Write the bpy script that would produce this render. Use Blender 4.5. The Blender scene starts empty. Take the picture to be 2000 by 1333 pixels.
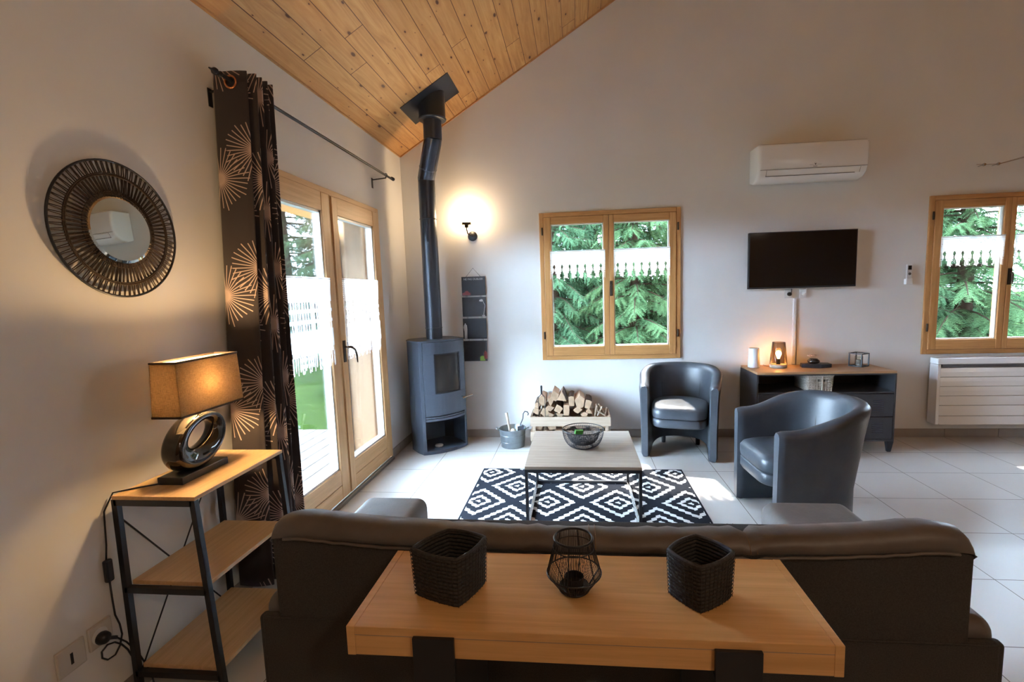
import bpy, math, random
import numpy as np
from mathutils import Vector, Matrix

random.seed(7)
rng = np.random.RandomState(7)
PI = math.pi
SC = bpy.context.scene
COL = SC.collection

# ------------------------------------------------------------------ camera
F_PX, YAW, PITCH, ROLL = 929.751, .0985, .1081, -.0301
cy_, sy_, cp_, sp_ = math.cos(YAW), math.sin(YAW), math.cos(PITCH), math.sin(PITCH)
fw = Vector((-sy_ * cp_, cy_ * cp_, -sp_)); rt = Vector((cy_, sy_, 0)); up = rt.cross(fw)
r2 = math.cos(ROLL) * rt + math.sin(ROLL) * up; u2 = -math.sin(ROLL) * rt + math.cos(ROLL) * up
cam = bpy.data.cameras.new('camera')
cam.sensor_fit = 'HORIZONTAL'; cam.sensor_width = 36.0
cam.lens = F_PX / 2000 * 36; cam.shift_x = -35.88 / 2000; cam.shift_y = 4.6 / 2000
cam.clip_start = .05; cam.clip_end = 200
camo = bpy.data.objects.new('camera', cam); COL.objects.link(camo)
M = Matrix((r2, u2, -fw)).transposed().to_4x4(); M.translation = (1.645065, -4.5567, 1.42758)
camo.matrix_world = M
SC.camera = camo

# ------------------------------------------------------------------ light and exposure
SC.view_settings.view_transform = 'Standard'; SC.view_settings.look = 'None'
SC.view_settings.exposure = 1.12; SC.view_settings.gamma = 1.0; SC.view_settings.use_curve_mapping = False
world = bpy.data.worlds.new('sky'); SC.world = world; world.use_nodes = True
bg = world.node_tree.nodes['Background']
bg.inputs[0].default_value = (.58, .78, 1.0, 1); bg.inputs[1].default_value = 47.0

def sun(name, d, energy, color, angle):
    l = bpy.data.lights.new(name, 'SUN'); l.energy = energy; l.color = color; l.angle = angle
    o = bpy.data.objects.new(name, l); COL.objects.link(o)
    o.rotation_euler = Vector(d).to_track_quat('-Z', 'Y').to_euler(); o.location = (-8, -4, 8)
sun('sun', (.14, -1, -1.24), 40.0, (1, .93, .82), math.radians(1.0))

def lamp(name, loc, energy, color, size, kind='POINT', d=None, sy=None):
    l = bpy.data.lights.new(name, kind); l.energy = energy; l.color = color
    if kind == 'AREA':
        l.shape = 'RECTANGLE'; l.size = size; l.size_y = sy or size
    else: l.shadow_soft_size = size
    o = bpy.data.objects.new(name, l); COL.objects.link(o); o.location = loc
    if d: o.rotation_euler = Vector(d).to_track_quat('-Z', 'Y').to_euler()
    return o
# two unseen fill lights added behind the camera to brighten the room
lamp('rear_fill_light', (5.6, -6.6, 2.9), 10, (1, .88, .74), .30)
lamp('warm_fill_light', (3.3, -6.0, 3.1), 26, (1, .80, .58), .10)

# ------------------------------------------------------------------ node helpers
class NT:
    def __init__(s, name):
        s.m = bpy.data.materials.new(name); s.m.use_nodes = True; s.t = s.m.node_tree; s.n = s.t.nodes; s.l = s.t.links
        s.b = s.n['Principled BSDF']; s.out = s.n['Material Output']
    def node(s, typ, **k):
        x = s.n.new(typ)
        for a, v in k.items(): setattr(x, a, v)
        return x
    def put(s, sock, v):
        if isinstance(v, bpy.types.NodeSocket): s.l.new(v, sock)
        else: sock.default_value = v
    def math(s, op, a, b=None, c=None):
        x = s.node('ShaderNodeMath', operation=op); s.put(x.inputs[0], a)
        if b is not None: s.put(x.inputs[1], b)
        if c is not None: s.put(x.inputs[2], c)
        return x.outputs[0]
    def coord(s, which='Object'):
        return s.node('ShaderNodeTexCoord').outputs[which]
    def mapping(s, vec, scale=(1, 1, 1), loc=(0, 0, 0), rot=(0, 0, 0)):
        x = s.node('ShaderNodeMapping'); s.put(x.inputs[0], vec)
        x.inputs['Scale'].default_value = scale; x.inputs['Location'].default_value = loc; x.inputs['Rotation'].default_value = rot
        return x.outputs[0]
    def sep(s, vec):
        x = s.node('ShaderNodeSeparateXYZ'); s.put(x.inputs[0], vec); return x.outputs
    def comb(s, a, b, c):
        x = s.node('ShaderNodeCombineXYZ')
        for i, v in enumerate((a, b, c)): s.put(x.inputs[i], v)
        return x.outputs[0]
    def noise(s, vec, scale=5, detail=3, rough=.5, dist=0):
        x = s.node('ShaderNodeTexNoise'); s.put(x.inputs['Vector'], vec)
        x.inputs['Scale'].default_value = scale; x.inputs['Detail'].default_value = detail
        x.inputs['Roughness'].default_value = rough; x.inputs['Distortion'].default_value = dist
        return x.outputs[0]
    def white(s, vec):
        x = s.node('ShaderNodeTexWhiteNoise'); s.put(x.inputs['Vector'], vec); return x.outputs[0]
    def ramp(s, fac, stops, interp='LINEAR'):
        x = s.node('ShaderNodeValToRGB'); x.color_ramp.interpolation = interp; e = x.color_ramp.elements
        while len(e) < len(stops): e.new(.5)
        for i, (p, c) in enumerate(stops):
            e[i].position = p; e[i].color = (*c, 1) if isinstance(c, (tuple, list)) else (c, c, c, 1)
        s.put(x.inputs[0], fac); return x.outputs[0]
    def mix(s, fac, a, b, blend='MIX'):
        x = s.node('ShaderNodeMix', data_type='RGBA', blend_type=blend)
        s.put(x.inputs[0], fac)
        for i, v in ((6, a), (7, b)):
            s.put(x.inputs[i], (*v, 1) if isinstance(v, tuple) and len(v) == 3 else v)
        return x.outputs[2]
    def bump(s, h, strength=.3, dist=.01):
        x = s.node('ShaderNodeBump'); x.inputs['Strength'].default_value = strength; x.inputs['Distance'].default_value = dist
        s.put(x.inputs['Height'], h); s.l.new(x.outputs[0], s.b.inputs['Normal'])
    def base(s, c, rough=.6, metal=0, spec=None):
        s.put(s.b.inputs['Base Color'], (*c, 1) if isinstance(c, tuple) and len(c) == 3 else c)
        s.put(s.b.inputs['Roughness'], rough); s.put(s.b.inputs['Metallic'], metal)
        if spec is not None: s.b.inputs['Specular IOR Level'].default_value = spec
        return s

def plain(name, c, rough=.6, metal=0, spec=None, grain=0, gs=40, emit=None, coat=0):
    t = NT(name).base(c, rough, metal, spec)
    if grain:
        n = t.noise(t.coord(), gs, 4)
        t.put(t.b.inputs['Base Color'], t.mix(1.0, (*c, 1), t.ramp(n, [(.3, 1 - grain), (.7, 1 + grain * .0)]), 'MULTIPLY'))
        t.bump(n, .15, .003)
    if emit:
        t.b.inputs['Emission Color'].default_value = (*emit[0], 1); t.b.inputs['Emission Strength'].default_value = emit[1]
    if coat: t.b.inputs['Coat Weight'].default_value = coat
    return t.m

def wood(name, dark, light, along=(1, 0, 0), rough=.45, scale=1.0, contrast=1.0, bump=.1):
    t = NT(name)
    sc = tuple((1.2 if a else 22) * scale for a in along)
    v = t.mapping(t.coord(), sc)
    n = t.noise(v, 2.2, 6, .62, .35)
    v2 = t.mapping(t.coord(), tuple((3 if a else 130) * scale for a in along))
    f = t.noise(v2, 2, 3, .6)
    k = t.math('ADD', t.math('MULTIPLY', n, .75), t.math('MULTIPLY', f, .25))
    w = .18 / contrast
    t.base(t.ramp(k, [(.5 - w, dark), (.5 + w, light)]), rough)
    t.bump(f, bump, .002)
    return t.m

# walls: off-white matt paint
def wallmat():
    t = NT('white_wall_paint')
    n = t.noise(t.coord(), 2.0, 3); f = t.noise(t.coord(), 220, 2)
    t.base(t.ramp(n, [(.3, (.73, .73, .72)), (.7, (.77, .77, .76))]), .75, 0, .3); t.bump(f, .08, .002)
    return t.m

def floormat():
    t = NT('beige_floor_tiles')
    x, y, z = t.sep(t.coord())
    s = .45
    gx = t.math('ABSOLUTE', t.math('SUBTRACT', t.math('FRACT', t.math('ADD', t.math('DIVIDE', t.math('SUBTRACT', x, .4493), s), .5)), .5))
    gy = t.math('ABSOLUTE', t.math('SUBTRACT', t.math('FRACT', t.math('ADD', t.math('DIVIDE', t.math('ADD', y, .431), s), .5)), .5))
    g = t.math('LESS_THAN', t.math('MINIMUM', gx, gy), .0045)
    idx = t.math('FLOOR', t.math('DIVIDE', t.math('SUBTRACT', x, .4493), s)); idy = t.math('FLOOR', t.math('DIVIDE', t.math('ADD', y, .431), s))
    w = t.white(t.comb(idx, idy, 0))
    n = t.noise(t.coord(), 3.5, 5, .6); n2 = t.noise(t.coord(), 60, 3)
    c = t.ramp(t.math('ADD', t.math('MULTIPLY', n, .7), t.math('MULTIPLY', w, .3)), [(.25, (.57, .55, .525)), (.75, (.61, .59, .565))])
    c = t.mix(g, c, (.16, .13, .11, 1))
    t.base(c, t.math('ADD', t.math('MULTIPLY', n2, .02), t.math('ADD', t.math('MULTIPLY', g, .3), .36)), 0, .4)
    t.bump(t.math('SUBTRACT', 1, g), .4, .002)
    return t.m

def ceilmat():
    t = NT('knotty_pine_planks')
    u, v, _ = t.sep(t.coord('UV'))        # u = up the slope (m), v = along the room (m)
    pw = .132
    pi_ = t.math('FLOOR', t.math('DIVIDE', u, pw)); fr = t.math('FRACT', t.math('DIVIDE', u, pw))
    off = t.math('MULTIPLY', t.white(t.comb(pi_, 3.7, 0)), 2.4)
    vb = t.math('DIVIDE', t.math('ADD', v, off), 2.4); bi = t.math('FLOOR', vb); bf = t.math('FRACT', vb)
    rnd = t.white(t.comb(pi_, bi, 1.3))
    vec = t.comb(t.math('MULTIPLY', u, 16), t.math('ADD', t.math('MULTIPLY', v, 1.3), t.math('MULTIPLY', rnd, 40)), rnd)
    grain = t.noise(vec, 1.6, 5, .6, 1.2)
    c = t.ramp(grain, [(.25, (.44, .205, .062)), (.5, (.60, .315, .110)), (.78, (.74, .44, .18))])
    c = t.mix(t.math('MULTIPLY', rnd, .45), c, (.47, .22, .07, 1))
    # knots
    x = t.node('ShaderNodeTexVoronoi', voronoi_dimensions='2D'); x.inputs['Scale'].default_value = 1.0
    t.put(x.inputs['Vector'], t.comb(t.math('MULTIPLY', u, 9), t.math('ADD', t.math('MULTIPLY', v, 4.2), t.math('MULTIPLY', rnd, 9)), 0))
    d = x.outputs['Distance']; big = t.white(x.outputs['Position'])
    rad = t.math('ADD', t.math('MULTIPLY', t.math('POWER', big, 3), .11), .022)
    rat = t.math('DIVIDE', d, rad)
    kn = t.ramp(rat, [(.55, 1.0), (1.0, 0.0)])
    halo = t.ramp(t.math('DIVIDE', rat, 2.6), [(.2, .5), (1.0, 0.0)])
    c = t.mix(halo, c, (.36, .155, .045, 1)); c = t.mix(kn, c, (.10, .035, .018, 1))
    gap = t.math('MAXIMUM', t.math('LESS_THAN', t.math('ABSOLUTE', t.math('SUBTRACT', fr, .5)), .5), 0)
    edge = t.math('GREATER_THAN', t.math('ABSOLUTE', t.math('SUBTRACT', fr, .5)), .482)
    edge2 = t.math('LESS_THAN', bf, .0022)
    e = t.math('MAXIMUM', edge, edge2)
    c = t.mix(e, c, (.13, .05, .018, 1))
    t.base(c, .5, 0, .35); t.bump(t.math('SUBTRACT', 1, e), .5, .004)
    return t.m

def rugmat():
    t = NT('black_white_diamond_weave')
    x, y, z = t.sep(t.coord())
    jag = t.math('MULTIPLY', t.math('SUBTRACT', t.math('PINGPONG', t.math('MULTIPLY', y, 55), 1), .5), .016)
    def tri(c, c0, p):
        return t.math('MULTIPLY', t.math('ABSOLUTE', t.math('SUBTRACT', t.math('FRACT', t.math('ADD', t.math('DIVIDE', t.math('SUBTRACT', c, c0), p), .5)), .5)), 2)
    d = t.math('ADD', tri(t.math('ADD', x, jag), .952, .4735), tri(y, -.955, .522))
    d = t.math('MINIMUM', d, t.math('SUBTRACT', 2, d))
    K, W = (.012, .014, .020), (.72, .72, .70)
    c = t.ramp(d, [(0, W), (.075, K), (.24, W), (.38, K), (.64, W), (.80, K)], 'CONSTANT')
    bx = t.math('MAXIMUM', t.math('LESS_THAN', x, .885), t.math('GREATER_THAN', x, 2.425))
    by = t.math('MAXIMUM', t.math('GREATER_THAN', y, -.882), t.math('LESS_THAN', y, -3.14))
    c = t.mix(t.math('MAXIMUM', bx, by), c, (*K, 1))
    n = t.noise(t.coord(), 350, 2)
    t.base(c, .95, 0, .1); t.bump(n, .6, .004)
    return t.m

def curtainmat():
    t = NT('charcoal_sunburst_cloth')
    u, v, _ = t.sep(t.coord('UV'))
    tot = None
    for k, (u0, v0) in enumerate(((.008, 1.98), (.178, 2.105), (.330, 1.84))):
        a = t.math('SUBTRACT', t.math('MULTIPLY', t.math('FRACT', t.math('ADD', t.math('DIVIDE', t.math('SUBTRACT', u, u0), .51), .5)), .51), .255)
        b = t.math('SUBTRACT', t.math('MULTIPLY', t.math('FRACT', t.math('ADD', t.math('DIVIDE', t.math('SUBTRACT', v, v0), .53), .5)), .53), .265)
        r = t.math('SQRT', t.math('ADD', t.math('MULTIPLY', a, a), t.math('MULTIPLY', b, b)))
        an = t.math('ARCTAN2', b, a)
        N = 34
        ph = t.math('MULTIPLY', an, N / (2 * PI)); ray = t.math('ABSOLUTE', t.math('SUBTRACT', t.math('FRACT', t.math('ADD', ph, .5)), .5))
        wid = t.math('MULTIPLY', ray, t.math('MULTIPLY', r, 2 * PI / N))
        line = t.math('LESS_THAN', wid, .0022)
        rr = t.math('ADD', .124, t.math('MULTIPLY', t.white(t.comb(t.math('FLOOR', t.math('ADD', ph, .5)), k, 0)), .026))
        m = t.math('MULTIPLY', line, t.math('LESS_THAN', r, rr))
        tot = m if tot is None else t.math('MAXIMUM', tot, m)
    wv = t.noise(t.mapping(t.coord('UV'), (400, 400, 1)), 2, 2)
    base = t.ramp(wv, [(.3, (.032, .027, .029)), (.7, (.054, .046, .050))])
    c = t.mix(tot, base, (.52, .40, .35, 1))
    t.base(c, .8, 0, .2); t.b.inputs['Sheen Weight'].default_value = .15; t.bump(wv, .2, .001)
    return t.m

def leather(name, c1, c2, rough=.42):
    t = NT(name)
    n = t.noise(t.coord(), 6, 4, .6); f = t.noise(t.coord(), 130, 3, .6)
    t.base(t.ramp(n, [(.3, c1), (.7, c2)]), t.math('ADD', rough - .05, t.math('MULTIPLY', f, .14)), 0, .5)
    w = t.noise(t.coord(), 9, 3, .6, .8)
    t.bump(t.math('ADD', t.math('MULTIPLY', f, .25), w), .28, .006)
    return t.m

def glassmat(name, tint=(1, 1, 1), refl=.06):
    t = NT(name); n = t.n; n.remove(t.b)
    tr = t.node('ShaderNodeBsdfTransparent'); tr.inputs[0].default_value = (*tint, 1)
    gl = t.node('ShaderNodeBsdfGlossy'); gl.inputs['Roughness'].default_value = .0
    fr = t.node('ShaderNodeFresnel'); fr.inputs[0].default_value = 1.35
    mx = t.node('ShaderNodeMixShader'); t.l.new(t.math('MULTIPLY', fr.outputs[0], .8), mx.inputs[0])
    t.l.new(tr.outputs[0], mx.inputs[1]); t.l.new(gl.outputs[0], mx.inputs[2]); t.l.new(mx.outputs[0], t.out.inputs[0])
    return t.m

def translucent(name, c, frac=.5, rough=.8):
    t = NT(name); t.base(c, rough, 0, .1)
    tl = t.node('ShaderNodeBsdfTranslucent'); tl.inputs[0].default_value = (*c, 1)
    mx = t.node('ShaderNodeMixShader'); mx.inputs[0].default_value = frac
    t.l.new(t.b.outputs[0], mx.inputs[1]); t.l.new(tl.outputs[0], mx.inputs[2]); t.l.new(mx.outputs[0], t.out.inputs[0])
    return t.m

def linen():
    t = NT('brown_linen_shade')
    g = t.coord()
    wx = t.noise(t.mapping(g, (1500, 1500, 60)), 1, 2); wz = t.noise(t.mapping(g, (60, 60, 1500)), 1, 2)
    k = t.math('MULTIPLY', t.math('ADD', wx, wz), .5)
    c = t.ramp(k, [(.35, (.07, .045, .024)), (.65, (.20, .135, .078))])
    t.base(c, .9, 0, .1)
    tl = t.node('ShaderNodeBsdfTranslucent'); t.l.new(c, tl.inputs[0])
    mx = t.node('ShaderNodeMixShader'); mx.inputs[0].default_value = .28
    t.l.new(t.b.outputs[0], mx.inputs[1]); t.l.new(tl.outputs[0], mx.inputs[2]); t.l.new(mx.outputs[0], t.out.inputs[0])
    return t.m

def foliage(name, a, b):
    t = NT(name); n = t.noise(t.coord(), 1.6, 4, .7); n2 = t.noise(t.coord(), 22, 2)
    c = t.ramp(t.math('ADD', t.math('MULTIPLY', n, .6), t.math('MULTIPLY', n2, .4)), [(.35, a), (.65, b)])
    t.base(c, .8, 0, .0)
    tl = t.node('ShaderNodeBsdfTranslucent'); t.l.new(c, tl.inputs[0])
    mx = t.node('ShaderNodeMixShader'); mx.inputs[0].default_value = .3
    t.l.new(t.b.outputs[0], mx.inputs[1]); t.l.new(tl.outputs[0], mx.inputs[2]); t.l.new(mx.outputs[0], t.out.inputs[0])
    return t.m

def grassmat():
    t = NT('bright_lawn'); n = t.noise(t.coord(), 3, 5, .7); f = t.noise(t.coord(), 60, 3)
    t.base(t.ramp(t.math('ADD', t.math('MULTIPLY', n, .6), t.math('MULTIPLY', f, .4)), [(.35, (.008, .015, .0035)), (.65, (.016, .032, .007))]), 1.0, 0, .0)
    t.bump(f, .8, .03); return t.m

MT = {}
MT['wall'] = wallmat(); MT['floor'] = floormat(); MT['ceil'] = ceilmat(); MT['rug'] = rugmat(); MT['curtain'] = curtainmat()
MT['pine_x'] = wood('honey_pine_horizontal', (.40, .185, .055), (.60, .325, .125), (1, 0, 0), .42)
MT['pine_z'] = wood('honey_pine_upright', (.40, .185, .055), (.60, .325, .125), (0, 0, 1), .42)
MT['pine_y'] = wood('honey_pine_lengthwise', (.42, .21, .075), (.60, .34, .145), (0, 1, 0), .42)
MT['dpine_z'] = wood('pale_pine_upright', (.50, .29, .12), (.68, .43, .21), (0, 0, 1), .42)
MT['dpine_y'] = wood('pale_pine_lengthwise', (.50, .29, .12), (.68, .43, .21), (0, 1, 0), .42)
MT['oak_con'] = wood('warm_oak_laminate', (.60, .33, .115), (.82, .50, .215), (1, 0, 0), .33, 1.1, .8)
MT['oak_shelf'] = wood('sonoma_oak_laminate', (.50, .31, .15), (.70, .47, .26), (0, 1, 0), .38, 1.1, .9)
MT['oak_cab'] = wood('oak_sideboard_top', (.34, .19, .09), (.52, .32, .17), (1, 0, 0), .38)
MT['oak_ct'] = wood('greyed_oak_laminate', (.26, .20, .155), (.42, .34, .27), (1, 0, 0), .42, 1.1, .9)
MT['oldwood'] = wood('rough_sawn_pale_board', (.30, .225, .16), (.44, .35, .265), (1, 0, 0), .75)
MT['log'] = wood('split_beech_log', (.34, .22, .14), (.56, .40, .28), (0, 1, 0), .8, .8)
MT['logend'] = plain('sawn_log_face', (.44, .30, .19), .85, grain=.35, gs=25)
MT['bark'] = plain('bark', (.10, .06, .04), .95, grain=.5, gs=30)
MT['black'] = plain('matt_black_steel', (.030, .032, .038), .38, .5)
MT['steel'] = plain('dark_grey_powder_coat', (.050, .051, .057), .42, .3)
MT['stove'] = plain('anthracite_stove_steel', (.085, .100, .130), .40, .4, grain=.15, gs=300)
MT['pipe'] = plain('anthracite_flue_steel', (.048, .054, .066), .36, .5)
MT['pipegloss'] = plain('glossy_flue_steel', (.05, .055, .07), .22, .6)
MT['sofa_l'] = leather('dark_brown_leather', (.10, .090, .085), (.145, .130, .120), .42)
MT['sofa_f'] = plain('charcoal_upholstery_cloth', (.062, .060, .057), .85, 0, .2, grain=.3, gs=260)
MT['chair_l'] = leather('black_leather', (.040, .047, .058), (.062, .072, .088), .36)
MT['seam'] = plain('black_seam_thread', (.008, .008, .008), .6)
MT['stitch'] = plain('tan_stitching', (.20, .13, .08), .7)
MT['glass'] = glassmat('window_glass')
MT['gauze'] = glassmat('smoky_gauze', (.62, .50, .36))
MT['clear'] = glassmat('clear_tumbler_glass', (.95, .97, .96))
MT['smoke'] = plain('sooty_stove_glass', (.035, .030, .026), .08, 0, .6)
MT['mirror'] = plain('silvered_mirror', (.80, .86, .84), .01, 1.0)
MT['cord'] = plain('dark_brown_paper_cord', (.045, .028, .018), .75, 0, .3, grain=.4, gs=180)
MT['white'] = plain('white_plastic', (.66, .67, .68), .32)
MT['whiteg'] = plain('glossy_white_enamel', (.82, .84, .86), .16)
MT['offwhite'] = plain('pale_plastic', (.60, .58, .55), .4)
MT['greyline'] = plain('grey_gap', (.10, .10, .11), .5)
MT['chrome'] = plain('brushed_steel', (.55, .55, .56), .25, 1.0)
MT['zinc'] = plain('galvanised_zinc', (.40, .46, .50), .33, .85, grain=.3, gs=14)
MT['bronze'] = plain('dark_bronze_handle', (.045, .033, .022), .35, .7)
MT['copper'] = plain('copper_eyelet', (.62, .26, .12), .3, .9)
MT['ceramic'] = plain('black_chrome_ceramic', (.035, .031, .028), .06, .55, coat=.5)
MT['linen'] = linen()
MT['slot'] = plain('dark_lining', (.20, .17, .14), .8)
MT['lining'] = translucent('white_shade_lining', (.75, .68, .55), .5)
MT['lace'] = translucent('white_cotton_lace', (.88, .88, .90), .55)
MT['basket'] = plain('black_seagrass_rope', (.045, .042, .040), .7, 0, .35, grain=.5, gs=160)
MT['wicker'] = plain('whitewashed_wicker', (.60, .54, .46), .75, grain=.4, gs=120)
MT['screen'] = plain('black_glass_screen', (.004, .004, .005), .07, 0, .6)
MT['board'] = plain('black_chalkboard', (.022, .022, .026), .6, grain=.2, gs=30)
MT['red'] = plain('faded_red_print', (.20, .035, .035), .6)
MT['green'] = plain('lime_green_print', (.20, .34, .04), .6)
MT['chalk'] = plain('white_lettering', (.62, .62, .62), .7)
MT['baseb'] = plain('grey_beige_skirting_tile', (.34, .30, .27), .4, grain=.15, gs=8)
MT['stone'] = plain('black_polished_stone', (.015, .014, .014), .15)
MT['petal'] = translucent('pale_pink_petal', (.90, .76, .70), .3)
MT['candle'] = plain('grey_candle', (.32, .32, .33), .6)
MT['bulb'] = plain('glowing_bulb', (1, .8, .5), .3, emit=((1, .52, .17), 80))
MT['bulb_warm'] = plain('glowing_table_lamp_bulb', (1, .8, .5), .3, emit=((1, .62, .28), 420))
MT['opal'] = plain('lit_opal_globe', (1, .9, .75), .3, emit=((1, .70, .40), 36))
MT['concrete'] = plain('pale_concrete_base', (.48, .42, .36), .8, grain=.2, gs=60)
MT['deck'] = wood('weathered_deck_board', (.016, .014, .014), (.034, .032, .031), (0, 1, 0), .8)
MT['shutter'] = wood('orange_shutter_boards', (.17, .095, .043), (.24, .145, .075), (0, 0, 1), .6)
MT['lawn'] = grassmat()
MT['leaf1'] = foliage('spruce_green', (.013, .033, .018), (.038, .070, .034))
MT['leaf2'] = foliage('fresh_spruce_green', (.018, .042, .020), (.048, .084, .036))
MT['trunk'] = plain('spruce_bark', (.022, .015, .011), .95, 0, .0, grain=.5, gs=18)
MT['render'] = plain('outer_render', (.62, .56, .48), .9)
MT['clad'] = wood('brown_wood_cladding', (.34, .19, .09), (.48, .28, .14), (0, 0, 1), .6)
MT['alum'] = plain('grey_threshold', (.20, .19, .18), .5, .3)
MT['brush'] = plain('pale_turned_wood', (.46, .40, .32), .7)
MT['paper'] = plain('green_packet', (.10, .42, .08), .5)

# ------------------------------------------------------------------ geometry builder
class G:
    def __init__(s): s.v = []; s.f = []; s.mi = []; s.uv = None
    def add(s, vs, fs, mi=0):
        o = len(s.v); s.v += [tuple(p) for p in vs]; s.f += [tuple(i + o for i in f) for f in fs]; s.mi += [mi] * len(fs); return s
    def box(s, x0, x1, y0, y1, z0, z1, mi=0):
        return s.add([(x0, y0, z0), (x1, y0, z0), (x1, y1, z0), (x0, y1, z0), (x0, y0, z1), (x1, y0, z1), (x1, y1, z1), (x0, y1, z1)],
                     [(0, 3, 2, 1), (4, 5, 6, 7), (0, 1, 5, 4), (1, 2, 6, 5), (2, 3, 7, 6), (3, 0, 4, 7)], mi)
    def bar(s, a, b, w, h=None, mi=0, upv=(0, 0, 1)):
        a, b = Vector(a), Vector(b); d = (b - a).normalized(); h = h or w
        x = d.cross(Vector(upv))
        if x.length < 1e-3: x = d.cross(Vector((0, 1, 0)))
        x.normalize(); y = x.cross(d)
        vs = [p + x * i * w / 2 + y * j * h / 2 for p in (a, b) for i, j in ((-1, -1), (1, -1), (1, 1), (-1, 1))]
        return s.add(vs, [(3, 2, 1, 0), (4, 5, 6, 7), (0, 1, 5, 4), (1, 2, 6, 5), (2, 3, 7, 6), (3, 0, 4, 7)], mi)
    def tube(s, pts, r, n=8, closed=False, mi=0, caps=True):
        pts = [Vector(p) for p in pts]; N = len(pts); rs = r if isinstance(r, (list, tuple)) else [r] * N
        rings = []; prev = None
        for i, p in enumerate(pts):
            if closed: d = pts[(i + 1) % N] - pts[i - 1]
            else: d = pts[min(i + 1, N - 1)] - pts[max(i - 1, 0)]
            d.normalize()
            if prev is None:
                x = d.cross(Vector((0, 0, 1)))
                if x.length < .05: x = d.cross(Vector((0, 1, 0)))
            else: x = prev - d * prev.dot(d)
            x.normalize(); prev = x; y = d.cross(x)
            rings.append([p + (x * math.cos(2 * PI * k / n) + y * math.sin(2 * PI * k / n)) * rs[i] for k in range(n)])
        vs = [q for rg in rings for q in rg]; fs = []
        for i in range(N if closed else N - 1):
            j = (i + 1) % N
            for k in range(n): fs.append((i * n + k, i * n + (k + 1) % n, j * n + (k + 1) % n, j * n + k))
        if not closed and caps: fs += [tuple(range(n))[::-1], tuple((N - 1) * n + k for k in range(n))]
        return s.add(vs, fs, mi)
    def ring(s, c, r, t, n=40, m=6, ax='z', mi=0, ry=None):
        ry = ry or r; P = []
        for k in range(n):
            a = 2 * PI * k / n; p, q = r * math.cos(a), ry * math.sin(a)
            P.append({'z': (c[0] + p, c[1] + q, c[2]), 'x': (c[0], c[1] + p, c[2] + q), 'y': (c[0] + p, c[1], c[2] + q)}[ax])
        return s.tube(P, t, m, True, mi)
    def lathe(s, prof, c=(0, 0, 0), n=32, mi=0, ax='z', sx=1, sy=1):
        vs = []; fs = []; ok = len(prof)
        for r, h in prof:
            for k in range(n):
                a = 2 * PI * k / n; p, q = r * math.cos(a) * sx, r * math.sin(a) * sy
                vs.append({'z': (c[0] + p, c[1] + q, c[2] + h), 'y': (c[0] + p, c[1] - h, c[2] + q), 'x': (c[0] + h, c[1] + p, c[2] + q)}[ax])
        for i in range(ok - 1):
            for k in range(n): fs.append((i * n + k, i * n + (k + 1) % n, (i + 1) * n + (k + 1) % n, (i + 1) * n + k))
        if prof[0][0] > 1e-4: fs.append(tuple(range(n))[::-1])
        if prof[-1][0] > 1e-4: fs.append(tuple((ok - 1) * n + k for k in range(n)))
        return s.add(vs, fs, mi)
    def prism(s, poly, a0, a1, ax='z', mi=0):
        n = len(poly)
        def P(p, h): return {'z': (p[0], p[1], h), 'y': (p[0], h, p[1]), 'x': (h, p[0], p[1])}[ax]
        vs = [P(p, a0) for p in poly] + [P(p, a1) for p in poly]
        fs = [tuple(range(n))[::-1], tuple(range(n, 2 * n))] + [(i, (i + 1) % n, (i + 1) % n + n, i + n) for i in range(n)]
        return s.add(vs, fs, mi)
    def grid(s, rows, closed_u=False, closed_v=False, mi=0):
        nr, nc = len(rows), len(rows[0]); vs = [p for r in rows for p in r]; fs = []
        for i in range(nr if closed_v else nr - 1):
            for j in range(nc if closed_u else nc - 1):
                i2, j2 = (i + 1) % nr, (j + 1) % nc
                fs.append((i * nc + j, i * nc + j2, i2 * nc + j2, i2 * nc + j))
        return s.add(vs, fs, mi)
    def rot(s, ang, c=(0, 0, 0), axis='Z', start=0):
        R = Matrix.Rotation(ang, 3, axis); c = Vector(c)
        s.v = s.v[:start] + [tuple(R @ (Vector(p) - c) + c) for p in s.v[start:]]; return s
    def move(s, d):
        s.v = [(a + d[0], b + d[1], c + d[2]) for a, b, c in s.v]; return s

def fixn(me):
    import bmesh
    b = bmesh.new(); b.from_mesh(me); bmesh.ops.recalc_face_normals(b, faces=b.faces); b.to_mesh(me); b.free()

def mesh(name, g, mats, parent=None, world=True, bevel=0, smooth=False, sub=0, norm=True, seg=2, auto=None):
    me = bpy.data.meshes.new(name)
    vs = g.v
    if parent is not None and world:
        inv = parent_matrix(parent).inverted(); vs = [tuple(inv @ Vector(p)) for p in vs]
    me.from_pydata(vs, [], g.f)
    mats = mats if isinstance(mats, (list, tuple)) else [mats]
    for m in mats: me.materials.append(MT[m] if isinstance(m, str) else m)
    if any(g.mi): me.polygons.foreach_set('material_index', g.mi)
    if g.uv:
        ul = me.uv_layers.new(name='UVMap')
        for l in me.loops: ul.data[l.index].uv = g.uv[l.vertex_index]
    if norm and len(g.f) < 60000: fixn(me)
    if smooth:
        me.polygons.foreach_set('use_smooth', [True] * len(me.polygons))
        if auto is not None:
            try: me.set_sharp_from_angle(angle=math.radians(auto))
            except Exception: pass
    o = bpy.data.objects.new(name, me); COL.objects.link(o)
    if parent is not None: o.parent = parent
    if bevel:
        b = o.modifiers.new('bevel', 'BEVEL'); b.width = bevel; b.segments = seg; b.limit_method = 'ANGLE'; b.angle_limit = math.radians(40)
    if sub:
        q = o.modifiers.new('sub', 'SUBSURF'); q.levels = sub; q.render_levels = sub
    return o

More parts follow.
